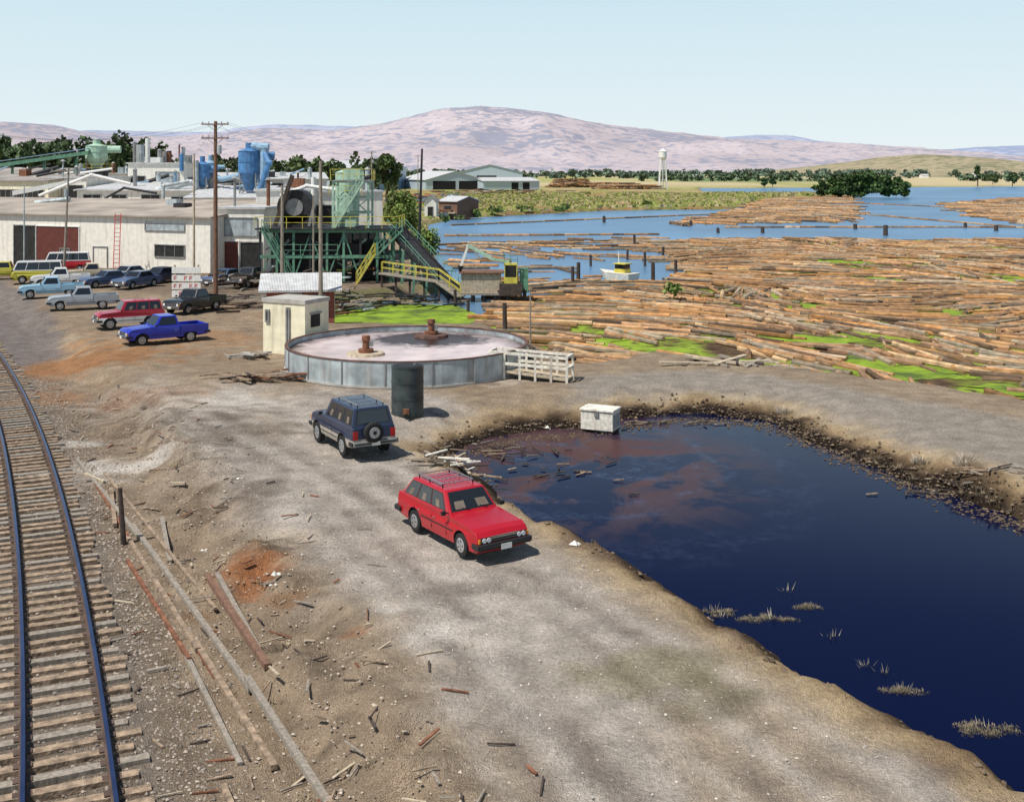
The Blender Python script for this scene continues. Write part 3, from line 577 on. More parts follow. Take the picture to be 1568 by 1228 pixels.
duct('blower_duct',[(215,175,252),(215,175,222)],.6,'galv');duct('exhaust_stack',[(226,178,250),(226,178,212)],.35,'white_paint');duct('exhaust_stack',[(206,178,250),(206,178,218)],.25,'grey_steel')
duct('blower_duct',[(240,150,292),(290,150,280),(320,150,284)],.4,'galv');duct('pipe',[(60,150,300),(140,150,268),(200,150,282)],.2,'white_paint')
duct('exhaust_stack',[(252,170,262),(252,170,232)],.3,'grey_steel');duct('exhaust_stack',[(278,165,262),(278,165,236)],.3,'blue_paint')
duct('pipe',[(430,118,300),(470,118,285),(520,118,292)],.2,'white_paint');duct('pipe',[(480,120,300),(480,120,272)],.25,'white_paint')
duct('pipe',[(250,135,330),(250,135,285),(290,136,278)],.2,'galv');duct('pipe',[(150,140,310),(190,140,288),(240,140,296)],.15,'black_steel')
o=Obj('conveyor_gallery');p,q=Vector(at(-60,168,262)),Vector(at(136,170,234));o.part('gallery');o.beam(p,q,.9,'green_steel',.5);o.beam(p+Vector((0,0,.6)),q+Vector((0,0,.6)),1.0,'ltblue_paint',.1);o.part('supports')
for t in(.15,.4,.65,.9):
    c=p.lerp(q,t);o.beam((c.x-.6,c.y,2),(c.x,c.y,c.z),.2,'green_steel');o.beam((c.x+.6,c.y,2),(c.x,c.y,c.z),.2,'green_steel')
o.done()
o=Obj('conveyor_gallery');p,q=Vector(at(20,150,296)),Vector(at(125,152,276));o.beam(p,q,.9,'white_paint',.6);o.beam(p-Vector((0,0,3)),p,.2,'grey_steel');o.done()
x,y,z=at(148,172,262);o=Obj('silo_platform',(x,y,0));o.cyl((0,0,z-.8),(0,0,z),1.7,None,'black_steel',16);o.cyl((0,0,z-1.8),(0,0,z-.8),1.75,None,'lamp_amber',16);o.rail([(-2,-2,z),(2,-2,z),(2,2,z),(-2,2,z),(-2,-2,z)],1,'yellow_rail')
for i in(-1,1):
    for j in(-1,1):o.beam((i*1.6,j*1.6,0),(i*1.6,j*1.6,z-1.8),.2,'grey_steel')
o.done()
o=Obj('steel_process_tower');o.part('frame')
X0,X1,Y0,Y1=-22.6,-10.6,102.6,108.5
for i in range(9):
    x=X0+(X1-X0)*i/8
    for y in(Y0,Y1):o.beam((x,y,0),(x,y,4.6),.2,'green_steel' if i%3 else 'black_steel')
    if i<8:
        x2=x+(X1-X0)/8
        if i%2==0:o.beam((x,Y0,.2),(x2,Y0,4.4),.12,'green_steel');
        else:o.beam((x,Y0,4.4),(x2,Y0,.2),.12,'green_steel')
for z in(2.3,4.6):
    o.beam((X0,Y0,z),(X1,Y0,z),.28,'green_steel');o.beam((X0,Y1,z),(X1,Y1,z),.28,'green_steel')
o.part('deck');o.box(X0-.4,X1+.4,Y0-.5,Y1,4.72,4.85,'black_steel')
o.box(X0+1,X1-5,Y0+2,Y1,0,4.3,'black_steel');o.box(X0+4,X1-3,Y0+1.,Y0+2.,2.4,3.4,'black_steel');o.box(X1-4,X1-1,Y0+1.5,Y1-1,.2,3.6,'shade_interior')
for i in range(26):
    x=random.uniform(X0,X1-1);z=random.uniform(.2,3.8);o.beam((x,Y0+random.uniform(.2,2),z),(x+random.uniform(.4,2),Y0+random.uniform(.2,2),z+random.uniform(-.8,1)),random.uniform(.08,.25),random.choice(['rust','grey_steel','pale_green','black_steel','galv']))
o.part('railings');o.rail([(X0-.4,Y0-.45,4.85),(X1+.4,Y0-.45,4.85),(X1+.4,Y1,4.85)],1.05,'yellow_rail',1.3,.05);o.rail([(X0+2,Y0-.3,2.4),(X1-5,Y0-.3,2.4)],1,'green_steel',1.3,.05)
o.part('upper_tower')
a,b_=-16.2,-13.0
for x in(a,b_):
    for y in(103.4,106.4):o.beam((x,y,4.8),(x,y,9.0),.18,'pale_green')
for z in(6.2,7.6,9.):
    for y in(103.4,106.4):o.beam((a,y,z),(b_,y,z),.16,'pale_green')
    for x in(a,b_):o.beam((x,103.4,z),(x,106.4,z),.16,'pale_green')
o.beam((a,103.4,4.9),(b_,103.4,7.5),.1,'pale_green');o.beam((b_,103.4,6.2),(a,103.4,9.),.1,'pale_green')
o.box(a-.2,b_+.2,103.2,106.6,9.05,9.15,'grey_steel');o.rail([(a-.2,103.2,9.15),(b_+.2,103.2,9.15),(b_+.2,106.6,9.15)],1,'yellow_rail',1,.05)
o.box(a+.5,b_-1.2,104,106,4.9,6.2,'pale_green');o.box(a+.8,b_-.8,104,106,9.2,10.2,'pale_green')
o.part('stairs');o.stair((-13.8,101.6,0),(-12.2,101.6,2.6),.8,'yellow_rail');o.stair((-12.0,102,2.5),(-9.8,102,4.7),.8,'green_steel','green_steel');o.stair((-19.5,101.8,0),(-22.2,101.8,4.7),.8,'green_steel','green_steel')
o.stair((-16,102.9,4.8),(-13.4,102.9,9),.7,'pale_green','pale_green')
o.part('hopper');o.cyl((-19.8,104,6.7),(-19.8,106.5,6.7),1.6,None,'black_steel',20);o.cyl((-19.8,103.9,6.7),(-19.8,103.96,6.7),.8,None,'grey_steel',16);o.box(-21,-18.6,104,106.5,4.85,6,'black_steel')
o.beam((-21.5,103.6,5),(-19.9,103.6,9.6),.35,'wood_dark');o.beam((-18.4,103.6,5),(-17.6,103.6,8.2),.25,'grey_steel')
o.done()
x,y,z=at(532,114,300);o=Obj('green_tank',(x,y,0));o.cyl((0,0,z-2),(0,0,z+2.3),1.2,None,'pale_green',18);o.cyl((0,0,z+2.3),(0,0,z+2.7),1.25,.2,'pale_green',18);o.rail([(-1.6,-1.4,z),(1.6,-1.4,z)],1,'yellow_rail');o.done()
o=Obj('log_haul_conveyor');p,q=Vector((-10.6,104.5,4.5)),Vector((-4.6,94.5,-.5));o.part('trough');o.beam(p,q,1.5,'black_steel',.4)
n=Vector((.86,.5,0));
for k in(-1,1):
    o.beam(p+n*k*.85+Vector((0,0,.25)),q+n*k*.85+Vector((0,0,.25)),.1,'black_steel',.35)
    o.rail([p+n*k*.9+Vector((0,0,.4)),q+n*k*.9+Vector((0,0,.4))],.7,'green_steel',1.4,.045)
for t in(.1,.3,.5,.7):
    c=p.lerp(q,t)
    for k in(-1,1):o.beam((c.x+k,c.y+k*.5,-1),(c.x+k*.8,c.y+k*.4,c.z),.2,'green_steel')
    o.beam((c.x-1,c.y-.5,0),(c.x+.8,c.y+.4,c.z),.1,'pale_green')
o.done()
o=Obj('yellow_catwalk');a,b_=S(585,440),S(672,448);c_=S(705,455,-.2)
o.part('deck');P1,P2,P3=Vector((a[0],a[1],1.2)),Vector((b_[0],b_[1],.9)),Vector((c_[0],c_[1],-.2));o.beam(P1,P2,.9,'wood_grey',.12);o.beam(P2,P3,.9,'wood_grey',.12)
o.part('railings')
for k in(-.45,.45):o.rail([P1+Vector((0,k,0)),P2+Vector((0,k,0)),P3+Vector((0,k,0))],1.,'yellow_rail',1.2,.05)
o.part('posts')
for t in(0,.25,.5,.75,1):
    c=P1.lerp(P2,t);o.beam((c.x,c.y,-1.2),c,.18,'wood_dark')
o.done()
x,y=S(706,452,-.3);o=Obj('sorting_shed',(x,y,-.3));o.part('platform');o.box(-.4,4.2,-.3,3,.0,.2,'wood_grey')
for i in range(5):
    for j in(0,2.5):o.cyl((i*.95,j,-1.5),(i*.95,j,0),.14,None,'wood_dark',7)
o.part('walls')
for i in range(14):o.box(i*.235,i*.235+.225,.0,.04+(i%3)*.012,.2,1.7+.04*(i%2),'wood_pale')
o.box(0,3.3,.06,2.4,.2,1.7,'wood_grey');o.part('roof');o.box(-.2,3.5,-.2,2.6,1.78,1.9,'wood_brown');o.part('railings');o.rail([(3.4,-.2,.2),(4.2,-.2,.2),(4.2,3,.2)],1,'yellow_rail');o.done()
x,y=S(783,452,-.3);o=Obj('log_loader_crane',(x,y,-.3));o.part('base');o.box(-1,.9,-.6,1.2,.0,1.,'wood_dark');o.box(-.6,.5,-.4,.8,1.,1.5,'yellow_rail');o.box(-.55,.45,-.35,.75,1.5,2.5,'glass');o.box(-.6,.5,-.4,.8,2.5,2.62,'yellow_rail')
for i in(-.58,.42):
    for j in(-.38,.72):o.box(i,i+.07,j,j+.07,1.5,2.5,'yellow_rail')
for i in range(4):o.cyl((-1+i*.7,0,-1.5),(-1+i*.7,0,.4),.16,None,'wood_dark',7)
o.box(.7,1.4,0,.7,.2,2.2,'green_steel');o.rail([(-.6,-.4,2.6),(.5,-.4,2.6)],.7,'green_steel',.5)
o.part('boom');o.beam((-.2,.2,2.8),(-1.4,.2,2.9),.22,'pale_green');o.beam((-1.4,.2,2.9),(-3.6,.3,4.1),.26,'pale_green');o.beam((-3.6,.3,4.1),(-4.2,.3,2.4),.2,'white_paint');o.beam((-2.6,.2,3.0),(-3.2,.2,3.8),.12,'chrome');o.cyl((-4.2,.3,2.4),(-4.3,.3,1.9),.25,.1,'black_steel',8);o.done()
x,y=S(950,430,-.9);o=Obj('boom_boat',(x,y,-.8),2.4);o.part('hull');o.add([(-1.6,-.8,0),(1.2,-.8,0),(2.2,0,.1),(1.2,.8,0),(-1.6,.8,0),(-1.7,-.95,.7),(1.3,-.95,.75),(2.6,0,.95),(1.3,.95,.75),(-1.7,.95,.7)],[(0,1,6,5),(1,2,7,6),(2,3,8,7),(3,4,9,8),(4,0,5,9),(5,6,7,8,9),(4,3,2,1,0)],'weathered_white');o.part('cabin');o.box(-.9,.4,-.5,.5,.7,1.1,'yellow_rail');o.box(-.85,.35,-.45,.45,1.1,1.55,'glass');o.box(-1.,.5,-.6,.6,1.57,1.66,'yellow_rail');o.cyl((.2,0,1.66),(.2,0,2.8),.05,None,'white_paint',6);o.done()
for u,v,hp,r in[(885,432,30,.2),(877,434,26,.16),(1000,434,32,.2),(988,408,22,.16),(972,374,15,.2),(1015,392,14,.2),(1035,420,22,.18),(1356,361,16,.4),(925,341,10,.35),(1168,357,9,.35),(1310,351,8,.4),(1525,354,9,.4),(1058,346,8,.3),(774,510,46,.16),(790,446,28,.18),(698,470,26,.14),(760,449,22,.16),(905,408,18,.15),(1478,349,8,.35),(716,478,20,.13),(1100,357,8,.3),(960,398,16,.15)]:
    x,y=S(u,v,-.9);s=10.9/(v-HZ);o=Obj('piling',(x,y,-2));o.cyl((0,0,0),(random.uniform(-.1,.1),0,1.1+hp*s),r*1.1,r*.9,'wood_dark',9);o.done()
# ---------------------------------------------------------------- poles and wires
def pole(u,v,vt,r,arms=0,m='wood_brown',lean=0.,nm='utility_pole'):
    x,y=S(u,v);h=(v-vt)*10/(v-HZ);o=Obj(nm,(x,y,0));o.part('pole');o.cyl((0,0,-.5),(lean,0,h),r,r*.6,m,10)
    if arms:
        o.part('crossarms')
        for i in range(arms):
            z=h-.3-i*1.1;o.box(-1.1,1.1,-.18,-.08,z,z+.1,m)
            for k in(-1.,-.5,.5,1.):o.cyl((k,-.12,z+.1),(k,-.12,z+.28),.05,.03,'grey_steel',6)
            o.beam((-.6,-.12,z),(0,-.05,z-.5),.035,'grey_steel');o.beam((.6,-.12,z),(0,-.05,z-.5),.035,'grey_steel')
        o.cyl((.35,-.2,h-2.6),(.35,-.2,h-1.9),.18,None,'galv',10)
    o.done();return Vector((x,y,h))
p1=pole(330,455,186,.21,2);p2=pole(97,428,258,.13,1,'wood_grey',.5);p3=pole(297,458,236,.11,0,'wood_pale')
p4=pole(432,470,284,.15,0,'wood_grey');p5=pole(491,492,247,.16,0,'wood_grey');pole(640,420,228,.16,0,'black_steel',.4,'light_mast');pole(812,525,440,.06,0,'wood_grey')
p6=pole(-260,500,150,.22,2);pole(37,415,285,.09,0,'galv',0,'light_mast');pole(480,455,300,.1,0,'wood_grey')
p7=pole(569,330,232,.2,1,'wood_grey');p8=pole(640,300,238,.2,1,'wood_grey')
o=Obj('power_lines')
def wirep(a,b_,sag,r=.009):
    for i in range(10):
        f1,f2=i/10,(i+1)/10;c=lambda f:a.lerp(b_,f)-Vector((0,0,sag*4*f*(1-f)));o.cyl(c(f1),c(f2),r,None,'wire',4,False)
for k in(-1.,.5,1.):
    wirep(p1+Vector((k,0,-.1)),p6+Vector((k,0,-.1)),2.0);wirep(p1+Vector((k,0,-.1)),p7+Vector((k,0,0)),1.5)
wirep(p1,p5,.8);wirep(p5,p4,.3);wirep(p3,p1,.3);wirep(p7,p8,1.5)
o.done()
x,y=S(183,418);o=Obj('ladder',(x,y-1,0));
for k in(-.28,.28):o.beam((k,0,0),(k-.35,1.6,5.8),.07,'red_paint')
for i in range(14):
    t=(i+.5)/14;o.beam((-.28-.35*t,1.6*t,5.8*t),(.28-.35*t,1.6*t,5.8*t),.05,'red_paint')
o.done()
x,y=S(285,462);o=Obj('sign_board',(x,y,0));o.part('boards')
for i in range(4):o.box(-1.1,1.1,0,.05,.35+i*.6,.35+i*.6+.48,'white_paint')
o.part('posts');o.beam((-.9,.1,0),(-.9,.1,2.8),.12,'wood_pale');o.beam((.9,.1,0),(.9,.1,2.8),.12,'wood_pale');o.part('lettering')
for i in range(3):
    for j in range(5):
        x0=-.95+j*.4;z0=.44+i*.6
        if (i+j)%3:o.box(x0,x0+.05,-.012,-.002,z0,z0+.3,'red_paint');o.box(x0+.052,x0+.22,-.012,-.002,z0+.25,z0+.3,'red_paint');o.box(x0+.052,x0+.2,-.012,-.002,z0+.12,z0+.17,'red_paint')
o.done()
# ---------------------------------------------------------------- clarifier tank
TX,TY,TR,TH=-5.35,58.5,6.15,1.22
o=Obj('clarifier_tank',(TX,TY,0));o.part('wall');ns=72
def ring(r0,r1,z0,z1,m):
    V=[]
    for i in range(ns):
        a=2*math.pi*i/ns;c,s_=math.cos(a),math.sin(a);V+=[(r1*c,r1*s_,z0),(r1*c,r1*s_,z1),(r0*c,r0*s_,z1),(r0*c,r0*s_,z0)]
    Fc=[]
    for i in range(ns):
        j=(i+1)%ns
        for k in range(4):Fc.append((4*i+k,4*j+k,4*j+(k+1)%4,4*i+(k+1)%4))
    o.add(V,Fc,m)
ring(TR-.12,TR,-.4,TH,'galv');o.part('rim');mat('rusty_rim',(.12,.065,.05),.9,var=.5,scale=3);ring(TR-.14,TR+.03,TH,TH+.05,'rusty_rim');ring(TR+.002,TR+.05,.02,.12,'concrete')
o.part('seams')
for i in range(18):
    a=2*math.pi*i/18+.1;c,s_=math.cos(a),math.sin(a);o.beam(((TR+.02)*c,(TR+.02)*s_,0),((TR+.02)*c,(TR+.02)*s_,TH),.05,'grey_steel')
lm=mat('tank_liquid',(.58,.48,.46),.35,var=.25,scale=.8,spec=.35);nt=lm.node_tree;N=nt.nodes;L=nt.links;b=N['Principled BSDF'];src=b.inputs['Base Color'].links[0].from_socket;tc=[n for n in N if n.type=='TEX_COORD'][0]
sx=N.new('ShaderNodeSeparateXYZ');L.new(tc.outputs['Object'],sx.inputs[0]);cx_,cy_=-4.4-TX,62.3-TY
dx=math2('SUBTRACT',sx.outputs[0],cx_);dy=math2('SUBTRACT',sx.outputs[1],cy_-.9)
dd_=math2('SQRT',math2('ADD',math2('MULTIPLY',math2('MULTIPLY',dx,dx),.6),math2('MULTIPLY',dy,dy)),0)
n_=nz(1.3,9);n_.inputs['Distortion'].default_value=1.2;n_.inputs['Roughness'].default_value=.65
foam=mrng(math2('ADD',dd_,math2('MULTIPLY',n_.outputs[0],4.2)),4.0,5.2,1,0)
rad=math2('SQRT',math2('ADD',math2('MULTIPLY',sx.outputs[0],sx.outputs[0]),math2('MULTIPLY',sx.outputs[1],sx.outputs[1])),0)
edge=mrng(math2('ADD',rad,math2('MULTIPLY',n_.outputs[0],2.6)),6.3,7.3,0,.92);fm=math2('MAXIMUM',foam,edge)
mx=N.new('ShaderNodeMix');mx.data_type='RGBA';mx.inputs[7].default_value=(.04,.02,.015,1);L.new(fm,mx.inputs[0]);L.new(src,mx.inputs[6]);L.new(mx.outputs[2],b.inputs['Base Color'])
o.part('liquid');o.add([((TR-.1)*math.cos(2*math.pi*i/48),(TR-.1)*math.sin(2*math.pi*i/48),.98) for i in range(48)],[tuple(range(48))],'tank_liquid')
o.part('aerators')
for ax_,ay_,m in((-7.17-TX,56.1-TY,'wood_pale'),(cx_,cy_,'rusty_rim')):
    o.cyl((ax_,ay_,.95),(ax_,ay_,1.1),.95,.9,m,20);o.cyl((ax_,ay_,1.1),(ax_,ay_,1.28),.38,None,'rust',14);o.cyl((ax_,ay_,1.28),(ax_,ay_,1.7),.17,None,'rust',12);o.cyl((ax_,ay_,1.7),(ax_,ay_,1.92),.22,.2,'rust',12)
    o.box(ax_+.15,ax_+.36,ay_-.1,ay_+.1,1.4,1.6,'grey_steel')
o.done()
o=Obj('white_walkway_railing');A=Vector((-.95,55.6,0));B=Vector((2.75,54.4,0));o.part('deck');o.beam(A+Vector((0,0,.45)),B+Vector((0,0,.12)),1.1,'wood_pale',.1);o.part('railings');d=(B-A).normalized();n=Vector((-d.y,d.x,0))*.55
for k in(-1,1):
    for i in range(6):
        c=A.lerp(B,i/5)+n*k;o.beam(c-Vector((0,0,.2)),c+Vector((0,0,1.25)),.11,'weathered_white')
    for z0,z1 in((1.3,1.15),(.8,.65)):o.beam(A+n*k+Vector((0,0,z0)),B+n*k+Vector((0,0,z1)),.09,'weathered_white',.12)
o.beam(A-n+Vector((0,0,1.3)),A+n+Vector((0,0,1.3)),.1,'weathered_white');o.beam(B-n+Vector((0,0,1.2)),B+n+Vector((0,0,1.2)),.1,'weathered_white');o.beam(B-n+Vector((0,0,.65)),B+n+Vector((0,0,.65)),.1,'weathered_white');o.done()
x,y=S(624,634);o=Obj('steel_barrel',(x,y,0));mat('barrel',(.05,.065,.065),.55,var=.45,scale=2,streak=.4,metal=.2);o.part('shell')
o.cyl((0,0,0),(0,0,1.98),.66,None,'barrel',36);o.part('hoops')
for z in(.02,.66,1.32,1.94):o.cyl((0,0,z),(0,0,z+.05),.672,None,'barrel',36)
o.part('lid');o.cyl((0,0,1.99),(0,0,2.02),.6,None,'black_steel',36);o.cyl((.3,0,2.02),(.3,0,2.07),.06,None,'grey_steel',10);o.part('valve');o.box(-.12,.12,-.8,-.64,.15,.35,'rust');o.cyl((0,-.95,.25),(0,-.64,.25),.06,None,'rust',8);o.done()
x,y=S(889,655,-.62);o=Obj('metal_chest',(x,y,-.72),-.42);o.part('body',.02);o.box(0,1.4,0,.95,.05,.8,'weathered_white');o.part('lid',.02);o.box(-.04,1.44,-.04,.99,.82,.92,'weathered_white');o.part('hardware');o.box(.62,.80,-.06,-.0,.62,.8,'grey_steel');o.box(.05,.2,.05,.9,-.1,.05,'wood_dark');o.box(1.2,1.35,.05,.9,-.1,.05,'wood_dark');o.part('end_panel');o.box(1.403,1.42,.12,.82,.18,.7,'concrete');o.done()
# ---------------------------------------------------------------- railway
o=Obj('railway_track');o.part('ties');L0=np.cumsum(np.r_[0,np.hypot(np.diff(tcx),np.diff(tcy))]);s=0
while s<L0[-1]:
    x=np.interp(s,L0,tcx);y=np.interp(s,L0,tcy);x2=np.interp(s+.3,L0,tcx);y2=np.interp(s+.3,L0,tcy);a=math.atan2(y2-y,x2-x)+random.uniform(-.035,.035);l=1.28+random.uniform(-.09,.09);f_=random.uniform(-.1,.1)
    o.box(x-.11,x+.11,y-l+f_,y+l+f_,-.8,-.58+random.uniform(-.02,.02),random.choice(['wood_tie','wood_tie','wood_tie','wood_grey']),a,(x,y))
    for k in(-.72,.72):
        cx_,cy_=x-math.sin(a)*k,y+math.cos(a)*k;o.box(cx_-.09,cx_+.09,cy_-.16,cy_+.16,-.575,-.555,'rail_side',a)
    s+=.52
o.part('rails')
for off in(0,-1.435):
    X_,Y_=tx(np.linspace(3,128,160),off)
    for i in range(len(X_)-1):
        a=Vector((X_[i],Y_[i],0));b_=Vector((X_[i+1],Y_[i+1],0));d=(b_-a).normalized()*.004
        o.beam(a-d+Vector((0,0,-.54)),b_+Vector((0,0,-.54)),.14,'rail_side',.025);o.beam(a+Vector((0,0,-.48)),b_+Vector((0,0,-.48)),.03,'rail_side',.11);o.beam(a+Vector((0,0,-.412)),b_+Vector((0,0,-.412)),.075,'rail_top',.035)
o.done()
def lie(p,q,r):
    """ends of a straight stick resting on the ground between p and q"""
    t=np.linspace(0,1,15);g_=np.array([gz(p[0]+(q[0]-p[0])*k,p[1]+(q[1]-p[1])*k) for k in t]);c=np.polyfit(t,g_,1);l=np.polyval(c,t);up=np.percentile(g_-l,80)
    return c[1]+up+r,c[0]+c[1]+up+r
def scrap(name,pts,r,m,z=-.5):
    o=Obj(name)
    for (a,b_),(c,d) in zip(pts[:-1],pts[1:]):
        p=S(a,b_,z);q=S(c,d,z);z0,z1=lie(p,q,r);o.beam((*p,z0),(*q,z1),r*2,m,r*1.6)
    o.done()
scrap('scrap_rail',[(118,700),(212,818)],.055,'wood_grey');scrap('scrap_rail',[(203,800),(385,1052)],.06,'wood_grey');scrap('scrap_rail',[(378,1040),(560,1330)],.065,'wood_grey')
scrap('scrap_rail',[(185,800),(303,990)],.055,'wood_tie');scrap('scrap_rail',[(298,975),(420,1165)],.06,'wood_tie')
scrap('scrap_rail',[(195,850),(290,1005)],.045,'rust');scrap('scrap_rail',[(282,990),(368,1158)],.05,'wood_grey')
scrap('scrap_rail',[(145,735),(330,1030)],.035,'rust')
scrap('scrap_rail',[(160,720),(330,930)],.04,'wood_tie')
scrap('timber_plank',[(318,885),(410,1028)],.075,'wood_brown',-.4);scrap('timber_plank',[(332,884),(396,990)],.06,'wood_grey',-.4)
scrap('timber_plank',[(248,795),(260,852)],.06,'wood_grey');scrap('timber_plank',[(342,1190),(362,1240)],.05,'wood_tie');scrap('timber_plank',[(262,748),(284,750)],.05,'wood_pale');scrap('timber_plank',[(225,1020),(255,1016)],.04,'wood_grey')
scrap('timber_plank',[(130,722),(160,735)],.05,'wood_pale');scrap('timber_plank',[(170,745),(176,800)],.06,'wood_tie')
x,y=S(190,830,-.6);o=Obj('wooden_post',(x,y,-.8));o.cyl((0,0,0),(-.12,0,1.75),.09,.065,'wood_dark',8);o.done()
# small litter: splinters, bark and offcuts across the slope and the yard edge
o=Obj('ground_litter');n=260;yy=13+rng.random(n)**1.4*42;a_,b2=tx(yy,np.abs(rng.normal(3.2,1.9,n)))
for x,y in zip(a_,b2):
    a=random.uniform(0,3.14);l=random.uniform(.06,.32);z=gz(x,y)+.03;o.beam((x-l*math.cos(a),y-l*math.sin(a),z),(x+l*math.cos(a),y+l*math.sin(a),z+random.uniform(-.01,.03)),random.uniform(.02,.06),random.choice(['wood_grey','wood_tie','wood_pale','wood_dark','rust']),.025)
o.done()
def heap(name,u,v,n,ru,rv,lmin,lmax,mats,z=0,th=.07,hh=.35):
    o=Obj(name);x0,y0=S(u,v,z)
    for i in range(n):
        x=x0+random.gauss(0,ru/2);y=y0+random.gauss(0,rv/2);a=random.uniform(-.7,.7)+random.choice([0,0,1.4]);l=random.uniform(lmin,lmax)/2;zz=max(gz(x,y),-.8)+.04+random.random()*hh;t=random.uniform(-.08,.08)
        o.beam((x-l*math.cos(a),y-l*math.sin(a),zz-t*l),(x+l*math.cos(a),y+l*math.sin(a),zz+t*l),random.uniform(.5,1.4)*th*2,random.choice(mats),th)
    o.done()
heap('timber_heap',412,582,22,2.6,.9,1,3,['wood_tie','wood_grey','wood_dark','rust']);heap('timber_heap',705,567,14,1.0,.9,1,2.2,['wood_pale','wood_grey','wood_brown'],0,.08,.9)
heap('pallet_heap',694,724,26,1.0,.7,.6,1.3,['wood_pale','wood_grey','weathered_white','wood_tie','wood_dark'],-.3,.04,.45)
heap('timber_heap',350,470,26,3,5,1.5,4,['wood_dark','wood_tie','wood_grey'],0,.12,.6);heap('scrap_heap',520,462,30,3,3,1,3,['rust','wood_dark','galv','wood_grey'],0,.1,.8)
heap('scrap_heap',600,458,40,6,3,1,3.5,['wood_dark','wood_tie','black_steel','wood_grey'],-.4,.12,.7);heap('scrap_heap',385,548,12,1.2,1,.5,1.5,['wood_grey','concrete'],0,.1,.3)
heap('driftwood',1125,566,14,2.4,.6,1,4,['wood_grey','wood_pale','wood_dark'],-.3,.1,.2);heap('driftwood',840,555,14,1.5,1.5,1,3,['wood_grey','wood_dark'],-.4,.1,.3)
heap('driftwood',770,690,34,2.2,1.,.2,1.1,['wood_tie','wood_dark','wood_dark','wood_grey'],-.8,.03,.05);heap('driftwood',860,725,20,2.4,1.6,.15,.7,['wood_tie','wood_dark','wood_dark'],-.8,.03,.03);heap('driftwood',1000,650,16,3,.6,.2,1,['wood_dark','wood_tie'],-.8,.03,.04);heap('driftwood',1460,756,26,2.6,.7,.2,1.1,['wood_tie','wood_dark','wood_grey'],-.8,.03,.06)
heap('scrap_heap',480,425,60,5,6,1.,4,['rust','wood_dark','galv','black_steel','yellow_rail'],0,.14,1.3);heap('scrap_heap',375,440,26,3,3,1,3,['wood_dark','black_steel','rust','wood_grey'],0,.14,1.2);heap('scrap_heap',690,330,30,6,6,1,5,['rust','wood_pale','galv','white_paint'],0,.3,1.5)
heap('mill_clutter',650,310,70,14,20,2,6,['rust','wood_pale','galv','white_paint','wood_dark','red_paint','blue_paint'],0,.3,2.5);heap('mill_clutter',760,298,60,24,40,3,9,['rust','wood_pale','wood_brown','wood_dark'],0,.3,2.)
def stones(name,c,sz,tone,zf=None):
    n=len(c);z=np.array([gz(a,b_) for a,b_ in c])
    if zf is not None:z=np.full(n,zf)
    o8=np.array([(1,0,0),(0,1,0),(-1,0,0),(0,-1,0),(0,0,1),(0,0,-1)],float)
    r=sz[:,None,None]*(.6+.8*rng.random((n,6,1)));V=o8[None]*r;V[:,:,2]*=.7;th=rng.random(n)*6.28;ct,st=np.cos(th)[:,None],np.sin(th)[:,None]
    vx=V[:,:,0]*ct-V[:,:,1]*st;vy=V[:,:,0]*st+V[:,:,1]*ct;V=np.stack([vx+c[:,0:1],vy+c[:,1:2],V[:,:,2]+z[:,None]+sz[:,None]*.25],2)
    f8=np.array([(0,1,4),(1,2,4),(2,3,4),(3,0,4),(1,0,5),(2,1,5),(3,2,5),(0,3,5)]);Fc=(f8[None]+6*np.arange(n)[:,None,None]).reshape(-1,3)
    cc=np.array(tone)[None]*(.55+.8*rng.random((n,1)));npmesh(name,V.reshape(-1,3),Fc,np.repeat(cc,6,0),'stone')
n=18000;yy=8+rng.random(n)**1.5*50;k=rng.normal(0,1,n);off=np.where(rng.random(n)<.5,.8+np.abs(k)*.8,-2.2-np.abs(k)*.8);off=np.where(rng.random(n)<.35,rng.uniform(-2.2,.8,n),off)
a_,b2=tx(yy,off);stones('track_ballast',np.stack([a_,b2],1),rng.uniform(.015,.05,n),(.34,.285,.23))
n=5200;yy=12+rng.random(n)**1.3*40;a_,b2=tx(yy,rng.normal(3.7,1.4,n));stones('slope_gravel',np.stack([a_,b2],1),rng.uniform(.012,.05,n)*(rng.random(n)**.7),(.44,.37,.29))
c=rand_in(road,4500);stones('road_pebbles',c,rng.uniform(.012,.04,4500)*rng.random(4500)**.6,(.50,.45,.39))
pl=np.array(pond);seg=np.linalg.norm(np.roll(pl,-1,0)-pl,axis=1);n=12000;i_=rng.choice(len(pl),n,p=seg/seg.sum());t=rng.random((n,1));c=pl[i_]*(1-t)+np.roll(pl,-1,0)[i_]*t+rng.normal(0,.55,(n,2));stones('bank_rocks',c,rng.uniform(.02,.11,n)*rng.random(n)**1.0,(.16,.115,.075))
# floating scum crumbs hugging the inflow side and far shore
pp=np.array([S(u,v,-.8) for u,v in[(735,742),(700,716),(690,700),(745,680),(800,668),(860,664),(950,652),(1020,642),(1090,640),(1160,648),(1210,664),(1270,692),(1330,718),(1400,744),(1500,782),(1568,806)]])
n=2600;i_=rng.integers(0,len(pp)-1,n);t=rng.random((n,1));c=pp[i_]*(1-t)+pp[i_+1]*t+np.stack([rng.normal(.1,.35,n),-np.abs(rng.normal(0,.7,n))],1);c=c[inside(c[:,0],c[:,1],pond)];stones('floating_scum',c,rng.uniform(.015,.07,len(c)),(.11,.08,.05),-.81)
for u,v,s in[(420,880,.10),(880,832,.14),(310,808,.07),(415,888,.06),(365,735,.06),(838,628,.14),(440,1080,.06)]:
    x,y=S(u,v);stones('white_rock',np.array([(x,y),(x+.1,y+.05)]),np.array([s,s*.7]),(.70,.67,.6))
